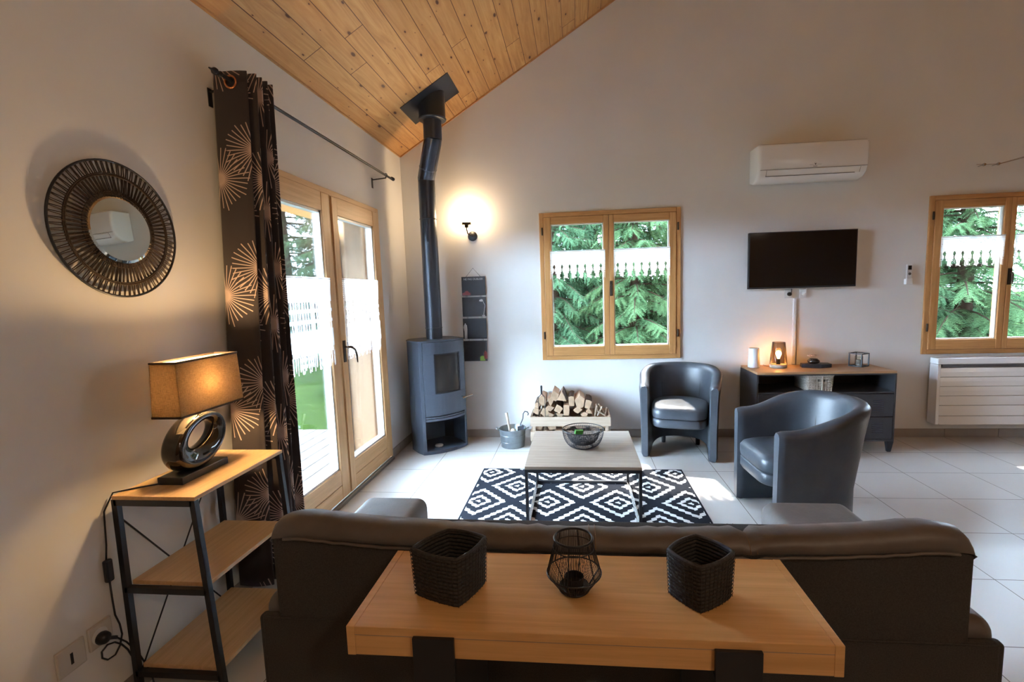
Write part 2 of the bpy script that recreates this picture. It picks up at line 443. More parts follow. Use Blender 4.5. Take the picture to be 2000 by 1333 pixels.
def parent_matrix(o):
    m = Matrix.LocRotScale(o.location, o.rotation_euler, o.scale)
    return parent_matrix(o.parent) @ m if o.parent else m

def thing(name, label, cat, loc=(0, 0, 0), rz=0, group=None, kind=None):
    o = bpy.data.objects.new(name, None); COL.objects.link(o); o.empty_display_size = .1
    o.location = loc; o.rotation_euler = (0, 0, rz); tag(o, label, cat, group, kind); return o
def tag(o, label=None, cat=None, group=None, kind=None):
    if label: o['label'] = label
    if cat: o['category'] = cat
    if group: o['group'] = group
    if kind: o['kind'] = kind
    return o
def struct(name, g, m, parent=None, label=None, cat=None, **k):
    o = mesh(name, g, m, parent, **k)
    if parent is None: o['kind'] = 'structure'
    if label: o['label'] = label
    if cat: o['category'] = cat
    return o
def copy_tree(o, parent=None):
    c = o.copy(); COL.objects.link(c)
    if parent is not None: c.parent = parent; c.matrix_parent_inverse = o.matrix_parent_inverse
    for ch in list(CH.get(o.name, [])) or [x for x in o.children]: copy_tree(ch, c)
    return c
CH = {}
def text(name, body, size, loc, rot, m, parent, extrude=.0004, align='CENTER'):
    cu = bpy.data.curves.new(name, 'FONT'); cu.body = body; cu.size = size; cu.extrude = extrude; cu.align_x = align
    cu.materials.append(MT[m]); o = bpy.data.objects.new(name, cu); COL.objects.link(o)
    pm = parent_matrix(parent).inverted(); from mathutils import Euler
    o.parent = parent; W = Matrix.LocRotScale(Vector(loc), Euler(rot), Vector((1, 1, 1)))
    L = pm @ W; o.location = L.to_translation(); o.rotation_euler = L.to_euler()
    bpy.context.view_layer.update(); me = bpy.data.meshes.new_from_object(o.evaluated_get(bpy.context.evaluated_depsgraph_get()))
    m = bpy.data.objects.new(name, me); COL.objects.link(m); m.parent = parent; m.location = o.location; m.rotation_euler = o.rotation_euler
    bpy.data.objects.remove(o); me.name = name; m.name = name; return m

# ================================================================== THE ROOM
XR, YF, SL, Z0, XRIDGE = 9.2, -8.0, .605, 2.738, 4.6
ZR = Z0 + SL * XRIDGE
T = .30
struct('floor', G().box(-T, XR + T, YF - T, T, -.2, 0), 'floor', label='large pale beige floor tiles with dark grout lines', cat='floor')

W1 = (1.312, 2.607, .766, 2.153); W2 = (4.712, 6.007, .765, 2.148)
g = G()   # back wall as one solid with a gable top and two openings
def col(x0, x1, z0, z1s, z1e):
    g.add([(x0, 0, z0), (x1, 0, z0), (x1, 0, z1e), (x0, 0, z1s), (x0, T, z0), (x1, T, z0), (x1, T, z1e), (x0, T, z1s)],
          [(0, 1, 2, 3), (7, 6, 5, 4), (0, 4, 5, 1), (1, 5, 6, 2), (2, 6, 7, 3), (3, 7, 4, 0)])
cz = lambda x: Z0 + SL * (x if x < XRIDGE else 2 * XRIDGE - x)
xs = [-T, W1[0], W1[1], XRIDGE, W2[0], W2[1], XR + T]
for a, b in zip(xs[:-1], xs[1:]):
    if (a, b) in ((W1[0], W1[1]), (W2[0], W2[1])):
        w = W1 if a == W1[0] else W2
        col(a, b, 0, w[2], w[2]); col(a, b, w[3], cz(a), cz(b))
    else: col(a, b, 0, cz(a), cz(b))
struct('wall_back', g, 'wall', label='white gable wall with two wooden windows', cat='wall')
D0, D1, DT = -2.30, -.635, 2.150   # terrace door opening in the left wall
g = G().box(-T, 0, D1, 0, 0, Z0).box(-T, 0, YF, D0, 0, Z0).box(-T, 0, D0, D1, DT, Z0)
struct('wall_left', g, 'wall', label='white side wall with the glazed terrace door', cat='wall')
struct('wall_right', G().box(XR, XR + T, YF, 0, 0, Z0), 'wall', label='white wall at the far right side', cat='wall')
g = G(); # front wall, with its glazed bay opening
for a, b, z0, z1s, z1e in ((-T, XRIDGE, 0, cz(-T), cz(XRIDGE)), (XRIDGE, XR + T, 0, cz(XRIDGE), cz(XR + T))):
    g.add([(a, YF - T, z0), (b, YF - T, z0), (b, YF - T, z1e), (a, YF - T, z1s), (a, YF, z0), (b, YF, z0), (b, YF, z1e), (a, YF, z1s)],
          [(3, 2, 1, 0), (4, 5, 6, 7), (0, 1, 5, 4), (1, 2, 6, 5), (2, 3, 7, 6), (3, 0, 4, 7)])
struct('wall_front', g, 'clad', label='wood clad wall behind the camera', cat='wall')
def ceil(name, xa, xb):
    g = G(); za, zb = cz(xa), cz(xb); n = (0, 0, .12); L = math.hypot(xb - xa, zb - za)
    g.add([(xa, YF - T, za), (xb, YF - T, zb), (xb, T, zb), (xa, T, za), (xa, YF - T, za + .2), (xb, YF - T, zb + .2), (xb, T, zb + .2), (xa, T, za + .2)],
          [(3, 2, 1, 0), (4, 5, 6, 7), (0, 1, 5, 4), (1, 2, 6, 5), (2, 3, 7, 6), (3, 0, 4, 7)])
    uvs = [(0, YF), (L, YF), (L, 0), (0, 0)] * 2; g.uv = [(u + .02, v) for u, v in uvs]
    struct(name, g, 'ceil', label='sloping ceiling of honey coloured knotty pine planks', cat='ceiling')
ceil('ceiling', -T - .6, XRIDGE)
ceil('ceiling_far_slope', XR + T + .4, XRIDGE)
struct('trim_2', G().bar((0.006, -.006, cz(.006) - .006), (XRIDGE, -.006, cz(XRIDGE) - .006), .012, .010), 'pine_x', label='thin wooden strip where the ceiling meets the back wall')
struct('trim_3', G().bar((.006, YF, cz(.006) - .006), (.006, -.012, cz(.006) - .006), .012, .010), 'pine_y', label='thin wooden strip where the ceiling meets the left wall')
# skirting tiles
g = G()
for a in np.arange(.0, XR, .45): g.box(max(a, .0) + .002, a + .448, -.009, 0, 0, .078)
struct('baseboard_back', g, 'baseb', bevel=.0015)
g = G()
for a in np.arange(0, .6, .45): g.box(0, .009, max(-a - .448, -.632), -a - .002, 0, .078)
for a in np.arange(2.32, 7.9, .45): g.box(0, .009, -a - .448, -a - .002, 0, .078)
struct('baseboard_left', g, 'baseb', bevel=.0015)

# ------------------------------------------------------------------ windows
def window(name, w, label, handle_side=1):
    x0, x1, z0, z1 = w; root = thing(name, label, 'window', ((x0 + x1) / 2, 0, z0)); root['kind'] = 'structure'
    fw_ = .040; g = G()
    g.box(x0, x0 + fw_, -.018, .07, z0, z1).box(x1 - fw_, x1, -.018, .07, z0, z1)
    mesh('window_frame', g, 'pine_z', root, bevel=.003)
    g = G().box(x0 + fw_, x1 - fw_, -.018, .07, z0, z0 + fw_).box(x0 + fw_, x1 - fw_, -.018, .07, z1 - fw_, z1)
    mesh('window_frame', g, 'pine_x', root, bevel=.003)
    xm = (x0 + x1) / 2 - .004; st = .062
    for k, (a, b, la, lb) in enumerate(((x0 + fw_, xm, st + .004, .050), (xm, x1 - fw_, .043, st + .002))):
        zz0, zz1 = z0 + fw_ + .002, z1 - fw_ - .002
        g = G().box(a + .0015, a + la, -.026, .045, zz0, zz1).box(b - lb, b - .0015, -.026, .045, zz0, zz1)
        s = mesh('sash', g, 'pine_z', root, bevel=.004)
        g = G().box(a + la, b - lb, -.024, .043, zz0, zz0 + .088).box(a + la, b - lb, -.024, .043, zz1 - .066, zz1)
        mesh('sash_rail', g, 'pine_x', s, bevel=.004)
        g = G(); A, B, C, D = a + la, b - lb, zz0 + .088, zz1 - .066
        g.box(A, A + .009, -.012, .020, C, D).box(B - .009, B, -.012, .020, C, D).box(A, B, -.012, .020, C, C + .009).box(A, B, -.012, .020, D - .009, D)
        mesh('glazing_bead', g, 'white', s)
        mesh('glass', G().box(A - .005, B + .005, .008, .012, C - .005, D + .005), 'glass', s)
    g = G().box(xm + .004, xm + .030, -.034, -.026, z0 + .60, z0 + .74)
    g.tube([(xm + .017, -.03, z0 + .70), (xm + .017, -.058, z0 + .70), (xm + .017, -.062, z0 + .685), (xm + .017, -.060, z0 + .61)], .007, 8)
    mesh('handle', g, 'bronze', root, smooth=True, auto=40)
    for xx in (x0 + .026, x1 - .026):
        for zz in (z0 + .24, z1 - .17):
            mesh('hinge', G().lathe([(.006, 0), (.0075, .004), (.0075, .066), (.006, .07)], (xx, -.026, zz - .035), 10), 'bronze', root, smooth=True, auto=40)
    # outer reveal lining
    g = G().box(x0 - .03, x1 + .03, .30, .34, z0 - .05, z0)
    mesh('outer_sill', g, 'render', root)
    return root
window('window_1', W1, 'two leaf pine window beside the wall lamp with lace half curtains')
window('window_2', W2, 'two leaf pine window above the white heater at the right edge')

# ------------------------------------------------------------------ terrace door
door = thing('door_1', 'double glazed terrace door in pale pine on the left wall', 'door', (0, -1.45, 0)); door['kind'] = 'structure'
g = G().box(-.07, .016, D1 - .035, D1, .03, DT - .003).box(-.07, .016, D0, D0 + .035, .03, DT - .003)
mesh('door_frame', g, 'dpine_z', door, bevel=.003)
mesh('door_frame', G().box(-.07, .016, D0 + .035, D1 - .035, DT - .04, DT - .003), 'dpine_y', door, bevel=.003)
ym = -1.449
for k, (a, b, la, lb) in enumerate(((D0 + .037, ym, .095, .108), (ym, D1 - .037, .098, .100))):
    zz0, zz1 = .048, DT - .042
    g = G().box(-.045, .026, a + .0015, a + la, zz0, zz1).box(-.045, .026, b - lb, b - .0015, zz0, zz1)
    s = mesh('door_leaf', g, 'dpine_z', door, bevel=.004)
    g = G().box(-.043, .024, a + la, b - lb, zz0, zz0 + .095).box(-.043, .024, a + la, b - lb, zz0 + .098, zz0 + .205).box(-.043, .024, a + la, b - lb, zz1 - .12, zz1)
    mesh('door_rail', g, 'dpine_y', s, bevel=.003)
    A, B, C, D = a + la, b - lb, zz0 + .205, zz1 - .12
    g = G().box(-.035, .012, A, A + .014, C, D).box(-.035, .012, B - .014, B, C, D).box(-.035, .012, A, B, C, C + .014).box(-.035, .012, A, B, D - .014, D)
    mesh('glazing_bead', g, 'white', s)
    mesh('glass', G().box(-.012, -.008, A - .004, B + .004, C - .004, D + .004), 'glass', s)
mesh('cover_strip', G().box(.026, .036, ym + .004, ym + .070, .055, DT - .05), 'dpine_z', door, bevel=.003)
g = G().box(.036, .042, -1.432, -1.402, .98, 1.13)
g.tube([(.04, -1.417, 1.085), (.078, -1.417, 1.085), (.088, -1.405, 1.082), (.088, -1.36, 1.06), (.086, -1.335, 1.02), (.084, -1.328, .965)], [.008, .008, .009, .008, .007, .005], 8)
mesh('handle', g, 'bronze', door, smooth=True, auto=40)
struct('trim_1', G().box(-T, .012, D0, D1, 0, .030).box(.0, .030, D0, D1, 0, .022), 'alum', bevel=.003, label='grey threshold under the terrace door')
# reveal boards, hinge post, and the folded shutter outside
sh = thing('wooden_shutter', 'orange wooden shutter folded back outside the terrace door', 'shutter', (-.15, -.70, -.03))
mesh('shutter_board', G().box(-.275, -.075, -.745, -.715, .0, 2.13), 'shutter', sh, bevel=.002)
mesh('shutter_board', G().box(-.275, -.075, -.712, -.682, .0, 2.13), 'shutter', sh, bevel=.002)
mesh('shutter_edge', G().box(-.39, -.315, -.76, -.70, .0, 2.13), 'dpine_z', sh, bevel=.002)
g = G().box(-.312, -.278, -.775, -.735, .03, 1.95); mesh('iron_post', g, 'black', sh, bevel=.002)
mesh('bolt', G().tube([(-.295, -.79, .10), (-.295, -.79, .22)], .007, 8).box(-.315, -.272, -.80, -.775, .12, .135), 'chrome', sh)
mesh('bolt', G().box(-.315, -.272, -.80, -.775, 1.80, 1.86), 'chrome', sh)

# ================================================================== OUTSIDE
struct('ground', G().box(-60, 60, -60, 60, -.6, -.35), 'lawn', label='bright green lawn beyond the terrace', cat='lawn')
g = G().box(-40, -T, -30, 40, -.34, -.17); struct('lawn', g, 'lawn', label='sunny green lawn outside the terrace door', cat='lawn')
g = G(); x = -.34
while x > -3.6: g.box(x - .135, x, -6.5, .52, -.16, -.075); x -= .146
struct('terrace_deck', g, 'deck', bevel=.004, label='grey weathered deck boards outside the terrace door', cat='terrace')

def sprig(P, D, U, L, out, nb=13):
    """one twig with two rows of needle blades"""
    S = D.cross(U)
    if S.length < 1e-4: return
    S.normalize(); N = S.cross(D)
    V, Fc = out; o = len(V)
    for k in range(nb):
        t0 = k / nb; p = P + D * L * t0 - Vector((0, 0, .10 * L * t0 * t0)); w = L * .20 * (1 - t0 * .55)
        for sg in (-1, 1):
            tip = p + S * sg * w + D * w * .9 + N * random.uniform(-.3, .3) * w
            q = p + D * L / nb * .62
            V.extend((tuple(p), tuple(q), tuple(tip))); Fc.append((o, o + 1, o + 2)); o += 3
def spruce(seed, H, R, zmin, dens):
    random.seed(seed); out = ([], []); tr = G()
    tr.tube([(0, 0, -.3), (.02, .03, H * .3), (-.02, .0, H * .7), (0, 0, H)], [.14, .11, .06, .01], 8)
    br = G(); z = zmin
    while z < H - .2:
        rr = R * (1 - z / H) ** .7; nbr = max(5, int(9 * dens))
        a0 = random.uniform(0, 6.28)
        for i in range(nbr):
            a = a0 + 2 * PI * i / nbr + random.uniform(-.25, .25); L = rr * random.uniform(.7, 1.12); zz = z + random.uniform(-.12, .12)
            pts = []; droop = random.uniform(.15, .45)
            for k in range(6):
                t = k / 5; pts.append(Vector((math.cos(a) * L * t, math.sin(a) * L * t, zz + .10 * L * t - droop * L * t * t)))
            br.tube(pts, [.016 * (1 - k / 6) + .003 for k in range(6)], 4, caps=False)
            ns = int(11 * L * dens) + 4
            for k in range(ns):
                t = .18 + .82 * k / ns; i0 = min(4, int(t * 5)); f = t * 5 - i0; p = pts[i0].lerp(pts[i0 + 1], f); d = (pts[i0 + 1] - pts[i0]).normalized()
                sd = Vector((-math.sin(a), math.cos(a), 0))
                for sg in (-1, 1):
                    dd = (d * .75 + sd * sg * random.uniform(.5, .95) + Vector((0, 0, random.uniform(-.85, .0)))).normalized()
                    Ls = random.uniform(.22, .42) * (1.15 - .5 * t)
                    sprig(p, dd, Vector((0, 0, 1)), Ls, out)
                    if random.random() < .6:
                        sprig(p + dd * Ls * .4, (dd + Vector((0, 0, -.7))).normalized(), sd, Ls * .75, out, 10)
            sprig(pts[5] - (pts[5] - pts[4]) * .5, (pts[5] - pts[4]).normalized(), Vector((0, 0, 1)), .35, out)
        z += random.uniform(.26, .36) / dens
    return tr, br, out
protos = []
for i, (H, R, zm, dn, lm) in enumerate(((6.5, 1.9, .15, 1.0, 'leaf1'), (5.6, 1.7, .0, 1.1, 'leaf2'))):
    tr, br, out = spruce(11 + i, H, R, zm, dn)
    root = thing('spruce_tree', '', 'tree')
    mesh('trunk', tr, 'trunk', root, smooth=True); mesh('branches', br, 'trunk', root, norm=False)
    fg = G(); fg.v, fg.f = out; fg.mi = [0] * len(out[1])
    mesh('needles', fg, lm, root, norm=False)
    protos.append(root)
random.seed(3)
TREES = [  # x, y, scale, rotation, prototype, label
    (1.30, 3.1, .70, .3, 0, 'dark spruce seen through the left pane of the window beside the wall lamp'),
    (2.55, 2.9, .78, 1.9, 1, 'fresh green drooping spruce nearest the pine window beside the wall lamp'),
    (3.60, 3.4, .85, 4.1, 0, 'spruce standing right of the middle of the window beside the wall lamp'),
    (.35, 4.6, .92, 2.2, 0, 'tall spruce seen at the left edge of the first window'),
    (4.9, 2.9, .80, .9, 1, 'spruce seen through the upper left of the window over the heater'),
    (6.2, 3.2, .72, 3.0, 0, 'spruce behind the middle stile of the window over the heater'),
    (7.4, 3.2, .95, 5.1, 1, 'spruce behind the right leaf of the window over the heater'),
    (-1.2, 7.6, 1.15, 1.0, 1, 'spruce beyond the lawn seen high in the right leaf of the terrace door'),
    (-3.0, 8.4, 1.2, 2.6, 0, 'dark spruce beyond the lawn behind the lace of the terrace door'),
    (-4.8, 8.2, 1.2, 4.4, 1, 'bright spruce beyond the lawn at the upper left pane of the terrace door'),
    (-6.8, 8.8, 1.2, 5.6, 0, 'spruce beyond the lawn farthest left through the terrace door'),
    (-8.8, 9.4, 1.25, .5, 1, 'spruce at the end of the lawn hidden partly by the charcoal curtain'),
    (2.0, 5.6, 1.2, 3.4, 0, 'far spruce filling the gap behind the first window'),
    (5.6, 5.6, 1.2, 1.4, 0, 'far spruce filling the gap behind the window over the heater'),
    (4.1, 5.8, 1.2, 2.0, 1, 'far spruce between the views of the two back windows'),
    (7.9, 5.6, 1.2, 2.9, 0, 'far spruce right behind the view of the window over the heater'),
    (1.0, 8.2, 1.45, 1.1, 1, 'tall spruce at the very back behind the left pane of the first window'),
    (3.1, 8.6, 1.45, 2.7, 0, 'tall spruce at the very back behind the right pane of the first window'),
    (6.6, 8.4, 1.45, .2, 1, 'tall spruce at the very back behind the window over the heater'),
    (9.4, 7.2, 1.4, 5.2, 0, 'tall spruce beyond the right frame edge, seen slantwise through the right window'),
    (-5.9, 11.6, 1.5, 3.3, 1, 'tall spruce at the very back of the lawn beyond the terrace door'),
    (-3.9, 11.8, 1.5, .8, 0, 'dark tall spruce at the very back of the lawn, nearer the house'),
]
first = {}
for x, y, s, r, k, lab in TREES:
    if k not in first: o = protos[k]; first[k] = o
    else:
        o = protos[k].copy(); COL.objects.link(o)
        for ch in protos[k].children: c = ch.copy(); COL.objects.link(c); c.parent = o
    o.location = (x, y, -.3); o.rotation_euler = (0, 0, r); o.scale = (s, s, s); o['label'] = lab; o['group'] = 'spruces around the house'
#PART2
# ================================================================== LEFT WALL THINGS
# ---- round mirror
mc = (.018, -2.958, 1.692)
mir = thing('wall_mirror', 'round mirror framed with dark woven cord hanging on the left wall', 'mirror', (0, mc[1], mc[2]))
g = G(); g.lathe([(.119, 0), (.119, .010), (.110, .013), (0, .013)], (0, 0, 0), 64, 0, 'x')
# a slight tilt and turn of the hanging glass
Rm = Matrix.Rotation(math.radians(-1.6), 3, 'Z') @ Matrix.Rotation(math.radians(-2.1), 3, 'Y')
g.v = [tuple(Rm @ Vector(p) + Vector((.012, mc[1], mc[2]))) for p in g.v]
mesh('mirror_glass', g, 'mirror', mir, smooth=True, auto=15)
g = G()
for r, t in ((.1215, .0036), (.238, .0042)): g.ring((.014, mc[1], mc[2]), r, t, 72, 6, 'x')
mesh('hoop', g, 'black', mir, smooth=True)
g = G()
for r, t in ((.128, .003), (.134, .003), (.189, .0030), (.1945, .0028)): g.ring((.019, mc[1], mc[2]), r, t, 72, 5, 'x')
mesh('cord_hoop', g, 'cord', mir, smooth=True)
def cords(n, ra, rb, v, tw, xo):
    g = G()
    for k in range(n):
        a = 2 * PI * k / n; off = v * (1 if k % 2 else -1)
        pa = (.014 + xo + random.uniform(0, .004), mc[1] + ra * math.cos(a), mc[2] + ra * math.sin(a))
        b = a + off; pb = (.014 + random.uniform(-.002, .002), mc[1] + rb * math.cos(b), mc[2] + rb * math.sin(b))
        g.tube([pa, pb], tw, 5)
    return g
mesh('woven_cord', cords(150, .120, .193, .012, .0021, .006), 'cord', mir)
mesh('woven_cord', cords(150, .189, .238, .013, .0019, .003), 'cord', mir)

# ---- curtain rod and curtain
rod = thing('curtain_rod', 'thin black curtain rod over the terrace door', 'curtain rod', (.12, -1.5, 2.41))
g = G().tube([(.12, -2.50, 2.413), (.12, -.56, 2.405)], .009, 10)
mesh('pole', g, 'black', rod, smooth=True, auto=40)
for ya, yb, s in ((-2.50, -2.50, -1), (-.56, -.56, 1)):
    g = G().lathe([(.009, 0), (.014, .006), (.009, .014), (.009, .022), (.015, .030), (.015, .040), (.006, .052), (.003, .068)], (0, 0, 0), 12, 0, 'y')
    g.v = [(a + .12, (b * -s) + ya, c + 2.41) for a, b, c in g.v]; mesh('finial', g, 'black', rod, smooth=True, auto=40)
for y in (-2.425, -.68):
    g = G().box(.0, .004, y - .012, y + .012, 2.31, 2.39).bar((.0, y, 2.375), (.12, y, 2.385), .008).ring((.12, y, 2.41), .011, .003, 16, 6, 'y').bar((.12, y, 2.385), (.12, y, 2.402), .007)
    mesh('bracket', g, 'black', rod)
cur = thing('curtain', 'charcoal curtain with pale sunburst print beside the terrace door', 'curtain', (.12, -2.35, .06))
def curtain_mesh():
    g = G(); rows = []; uvs = []
    base = [(.17, -2.545), (.205, -2.50), (.225, -2.43), (.20, -2.385)]   # first wide flat fold facing the room
    pts = [Vector((.030, -2.540)), Vector((.065, -2.546)), Vector((.11, -2.546)), Vector((.145, -2.543)), Vector((.170, -2.536)), Vector((.178, -2.526))]
    y = -2.524; k = 0
    while y < -2.315:
        pts.append(Vector((.050 if k % 2 == 0 else .196, y + .008))); pts.append(Vector((.042 if k % 2 == 0 else .204, y + .017)))
        pts.append(Vector((.058 if k % 2 == 0 else .188, y + .026))); y += .029; k += 1
    # smooth resample (Catmull-Rom)
    P = []
    for i in range(len(pts) - 1):
        p0, p1, p2, p3 = pts[max(i - 1, 0)], pts[i], pts[i + 1], pts[min(i + 2, len(pts) - 1)]
        for q in range(5):
            t = q / 5; P.append(.5 * ((2 * p1) + (p2 - p0) * t + (2 * p0 - 5 * p1 + 4 * p2 - p3) * t * t + (3 * p1 - p0 - 3 * p2 + p3) * t ** 3))
    P.append(pts[-1]); s = [0]
    for i in range(1, len(P)): s.append(s[-1] + (P[i] - P[i - 1]).length)
    nz = 40; zt, zb = 2.455, .075
    for j in range(nz + 1):
        t = j / nz; z = zt + (zb - zt) * t; row = []
        for i, p in enumerate(P):
            q = (p.y + 2.545) / .23; yy = (-2.432 + .157 * q) * (1 - t) + (-2.570 + .252 * q) * t; xx = .12 + (p.x - .12) * (1 + .12 * math.sin(3 * t + i * .07) * t) + .008 * math.sin(i * .35 + 5 * t) * t
            row.append((max(xx, .012), yy, z)); uvs.append((s[i], z))
        rows.append(row)
    g.grid(rows); g.uv = uvs; return g
c = mesh('curtain_cloth', curtain_mesh(), 'curtain', cur, smooth=True, norm=False)
so = c.modifiers.new('thick', 'SOLIDIFY'); so.thickness = .003; so.offset = 0
g = G().ring((.118, -2.4405, 2.405), .026, .0045, 28, 8, 'y'); mesh('eyelet', g, 'copper', cur, smooth=True)

# ---- lace half curtains
def lace(name, w, h, kind, label, loc, axis, group='white lace half curtains'):
    g = G(); st = .0042 if kind == 'win' else .005; nx, nz = int(w / st), int(h / st)
    random.seed(int(w * 1000) + int(loc[1] * 100)); V = {}
    def amp(i, j): return .004 * math.sin(i * st * 38 + .4 * j * st * 10) + .002 * math.sin(i * st * 91)
    def keep(i, j):
        x, z = i * st, j * st
        if z < .010: return True
        if kind == 'win':
            if z < .022: return i % 2 == 0 or j % 2 == 0
            if z < .125: return not (random.random() < .02)
            u = (x % .072) / .072 - .5; half = .16 + .10 * math.cos((z - .125) * 62) * (1 if z < .26 else .5)
            if abs(u) < half * (min(1, (z - .12) / .03)): return False
            if z < .185: return not (i % 3 == 0 and j % 4 == 1)
            return i % 2 == 0 and z < h - .03 - .02 * ((i * 7) % 5) / 5 or (j % 16 == 0 and z < .24)
        if z < .03: return not (z > .012 and z < .02 and i % 4 < 2)
        if z < .14: return not (i % 5 == 0 and j % 3 == 0)
        if z < .34:
            if j % 13 < 4: return True
            return i % 5 < 2
        if z < .44: return not (i % 4 == 1 and j % 2 == 0)
        if z < .47: return i % 3 != 0
        return (i % 3 == 0 or (i % 6 == 1 and (j // 4) % 2 == 0)) and z < h - .05 * (((i // 3) * 5) % 4) / 4
    def vid(i, j):
        if (i, j) not in V:
            V[(i, j)] = len(g.v); z = j * st; sway = .003 * math.sin(i * .9) * max(0, z - .12) / .2
            p = i * st + sway; q = amp(i, j) * min(1, z / .1)
            g.v.append((loc[0] + (p if axis == 'x' else q), loc[1] + (q if axis == 'x' else p), loc[2] - z))
        return V[(i, j)]
    for i in range(nx):
        for j in range(nz):
            if keep(i, j): g.f.append((vid(i, j), vid(i + 1, j), vid(i + 1, j + 1), vid(i, j + 1))); g.mi.append(0)
    root = thing(name, label, 'lace curtain', (loc[0] + (w / 2 if axis == 'x' else 0), loc[1] + (0 if axis == 'x' else w / 2), loc[2]), 0, group)
    mesh('lace', g, 'lace', root, norm=False)
    a = Vector(loc) + Vector((0, 0, -.006)); b = a + (Vector((w, 0, 0)) if axis == 'x' else Vector((0, w, 0)))
    mesh('rod', G().tube([a, b], .003, 6), 'chrome', root)
lace('lace_curtain', .515, .29, 'win', 'lace half curtain on the left leaf of the window beside the wall lamp', (1.407, -.040, 1.798), 'x')
lace('lace_curtain', .515, .29, 'win', 'lace half curtain on the right leaf of the window beside the wall lamp', (1.996, -.040, 1.798), 'x')
lace('lace_curtain', .515, .29, 'win', 'lace half curtain on the left leaf of the window over the heater', (4.80, -.040, 1.795), 'x')
lace('lace_curtain', .515, .29, 'win', 'lace half curtain on the right leaf of the window over the heater', (5.39, -.040, 1.795), 'x')
lace('lace_curtain', .62, .58, 'door', 'long lace half curtain on the terrace door leaf nearer the charcoal curtain', (.040, -2.165, 1.556), 'y')
lace('lace_curtain', .60, .57, 'door', 'long lace half curtain on the terrace door leaf with the handle', (.040, -1.385, 1.556), 'y')

# ---- shelf unit
shf = thing('shelf_unit', 'three tier shelf with oak boards and black steel frame by the left wall', 'shelf', (.17, -2.875, 0))
YN, YR = -3.12, -2.63
g = G()
for y in (YN, YR):
    s = .010 if y == YN else -.010; q = G()
    mesh('leg', G().bar((.032, y + s, 0), (.032, y + s, .752), .020, .020, 0, (0, 1, 0)), 'black', shf, bevel=.001)
    mesh('leg', G().bar((.367, y + s, 0), (.325, y + s, .752), .020, .020, 0, (0, 1, 0)), 'black', shf, bevel=.001)
    for z, xe in ((.742, .325), (.418, .342), (.095, .360)):
        mesh('rail', G().box(.03, xe, y + s - .010, y + s + .010, z - .012, z + .010), 'black', shf, bevel=.001)
for z, xe, t in ((.752, .338, .014), (.428, .338, .016), (.105, .352, .016)):
    yy = (YN, YR) if z > .7 else (YN + .020, YR - .020)
    mesh('shelf_board', G().box(.026 if z > .7 else .045, xe, yy[0], yy[1], z, z + t), 'oak_shelf', shf, bevel=.0015)
for a, b in (((.016, YN + .012, .70), (.016, YR - .012, .04)), ((.022, YN + .012, .05), (.022, YR - .012, .73))):
    mesh('cross_brace', G().tube([a, b], .003, 6), 'black', shf)

# ---- table lamp
ST = .766
lp = thing('table_lamp', 'table lamp with brown linen box shade and black ring base on the shelf', 'lamp', (.165, -2.90, ST))
mesh('plinth', G().box(.112, .212, -3.025, -2.795, ST, ST + .028), 'black', lp, bevel=.003)
g = G(); rows = []; cy0, cz0, th = -2.895, ST + .128, math.radians(26)
for k in range(64):
    a = 2 * PI * k / 64
    def pt(ry, rz, oy=0, oz=0):
        yy, zz = ry * math.cos(a) + oy, rz * math.sin(a) + oz
        return cy0 + yy * math.cos(th) - zz * math.sin(th), cz0 + yy * math.sin(th) + zz * math.cos(th)
    oy_, oz_ = pt(.132, .098); iy_, iz_ = pt(.068, .038, .022, .016)
    row = []
    for q in range(20):
        b = 2 * PI * q / 20; cx = math.cos(b); sx = math.sin(b)
        f = .5 + .5 * math.copysign(abs(cx) ** .8, cx); hw = .048 * (.55 + .45 * f)
        row.append((.163 + hw * math.copysign(abs(sx) ** .6, sx), iy_ + (oy_ - iy_) * f, iz_ + (oz_ - iz_) * f))
    rows.append(row)
g.grid(rows, True, True)
mesh('ring_body', g, 'ceramic', lp, smooth=True)
mesh('foot', G().box(.135, .190, -2.955, -2.875, ST + .028, ST + .048), 'black', lp, bevel=.004)
mesh('neck', G().lathe([(.014, 0), (.014, .012), (.008, .016), (.008, .075), (.014, .078), (.014, .105)], (.172, -2.872, ST + .212), 16), 'bronze', lp, smooth=True, auto=40)
def shade(x0, x1, y0, y1, z0, z1, e, t):
    g = G(); V = [(x0, y0, z0), (x1, y0, z0), (x1, y1, z0), (x0, y1, z0), (x0 + e, y0 + e, z1), (x1 - e, y0 + e, z1), (x1 - e, y1 - e, z1), (x0 + e, y1 - e, z1)]
    return g.add(V, [(0, 1, 5, 4), (1, 2, 6, 5), (2, 3, 7, 6), (3, 0, 4, 7)])
SX0, SX1, SY0, SY1, SZ0, SZ1 = .118, .232, -3.022, -2.70, 1.015, 1.212
mesh('lamp_shade', shade(SX0, SX1, SY0, SY1, SZ0, SZ1, .006, 0), 'linen', lp, norm=False)
mesh('shade_lining', shade(SX0 + .002, SX1 - .002, SY0 + .002, SY1 - .002, SZ0 + .001, SZ1 - .001, .006, 0), 'lining', lp, norm=False)
for z, e, in ((SZ0, 0), (SZ1, .006)):
    pts = [(SX0 + e, SY0 + e, z), (SX1 - e, SY0 + e, z), (SX1 - e, SY1 - e, z), (SX0 + e, SY1 - e, z)]; g = G()
    for i in range(4): g.bar(pts[i], pts[(i + 1) % 4], .005, .007)
    mesh('shade_trim', g, 'cord', lp)
mesh('lamp_bulb', G().lathe([(.002, -.03), (.018, -.022), (.024, 0), (.018, .02), (.012, .034), (.012, .045)], (.172, -2.865, 1.11), 16), 'bulb_warm', lp, smooth=True)
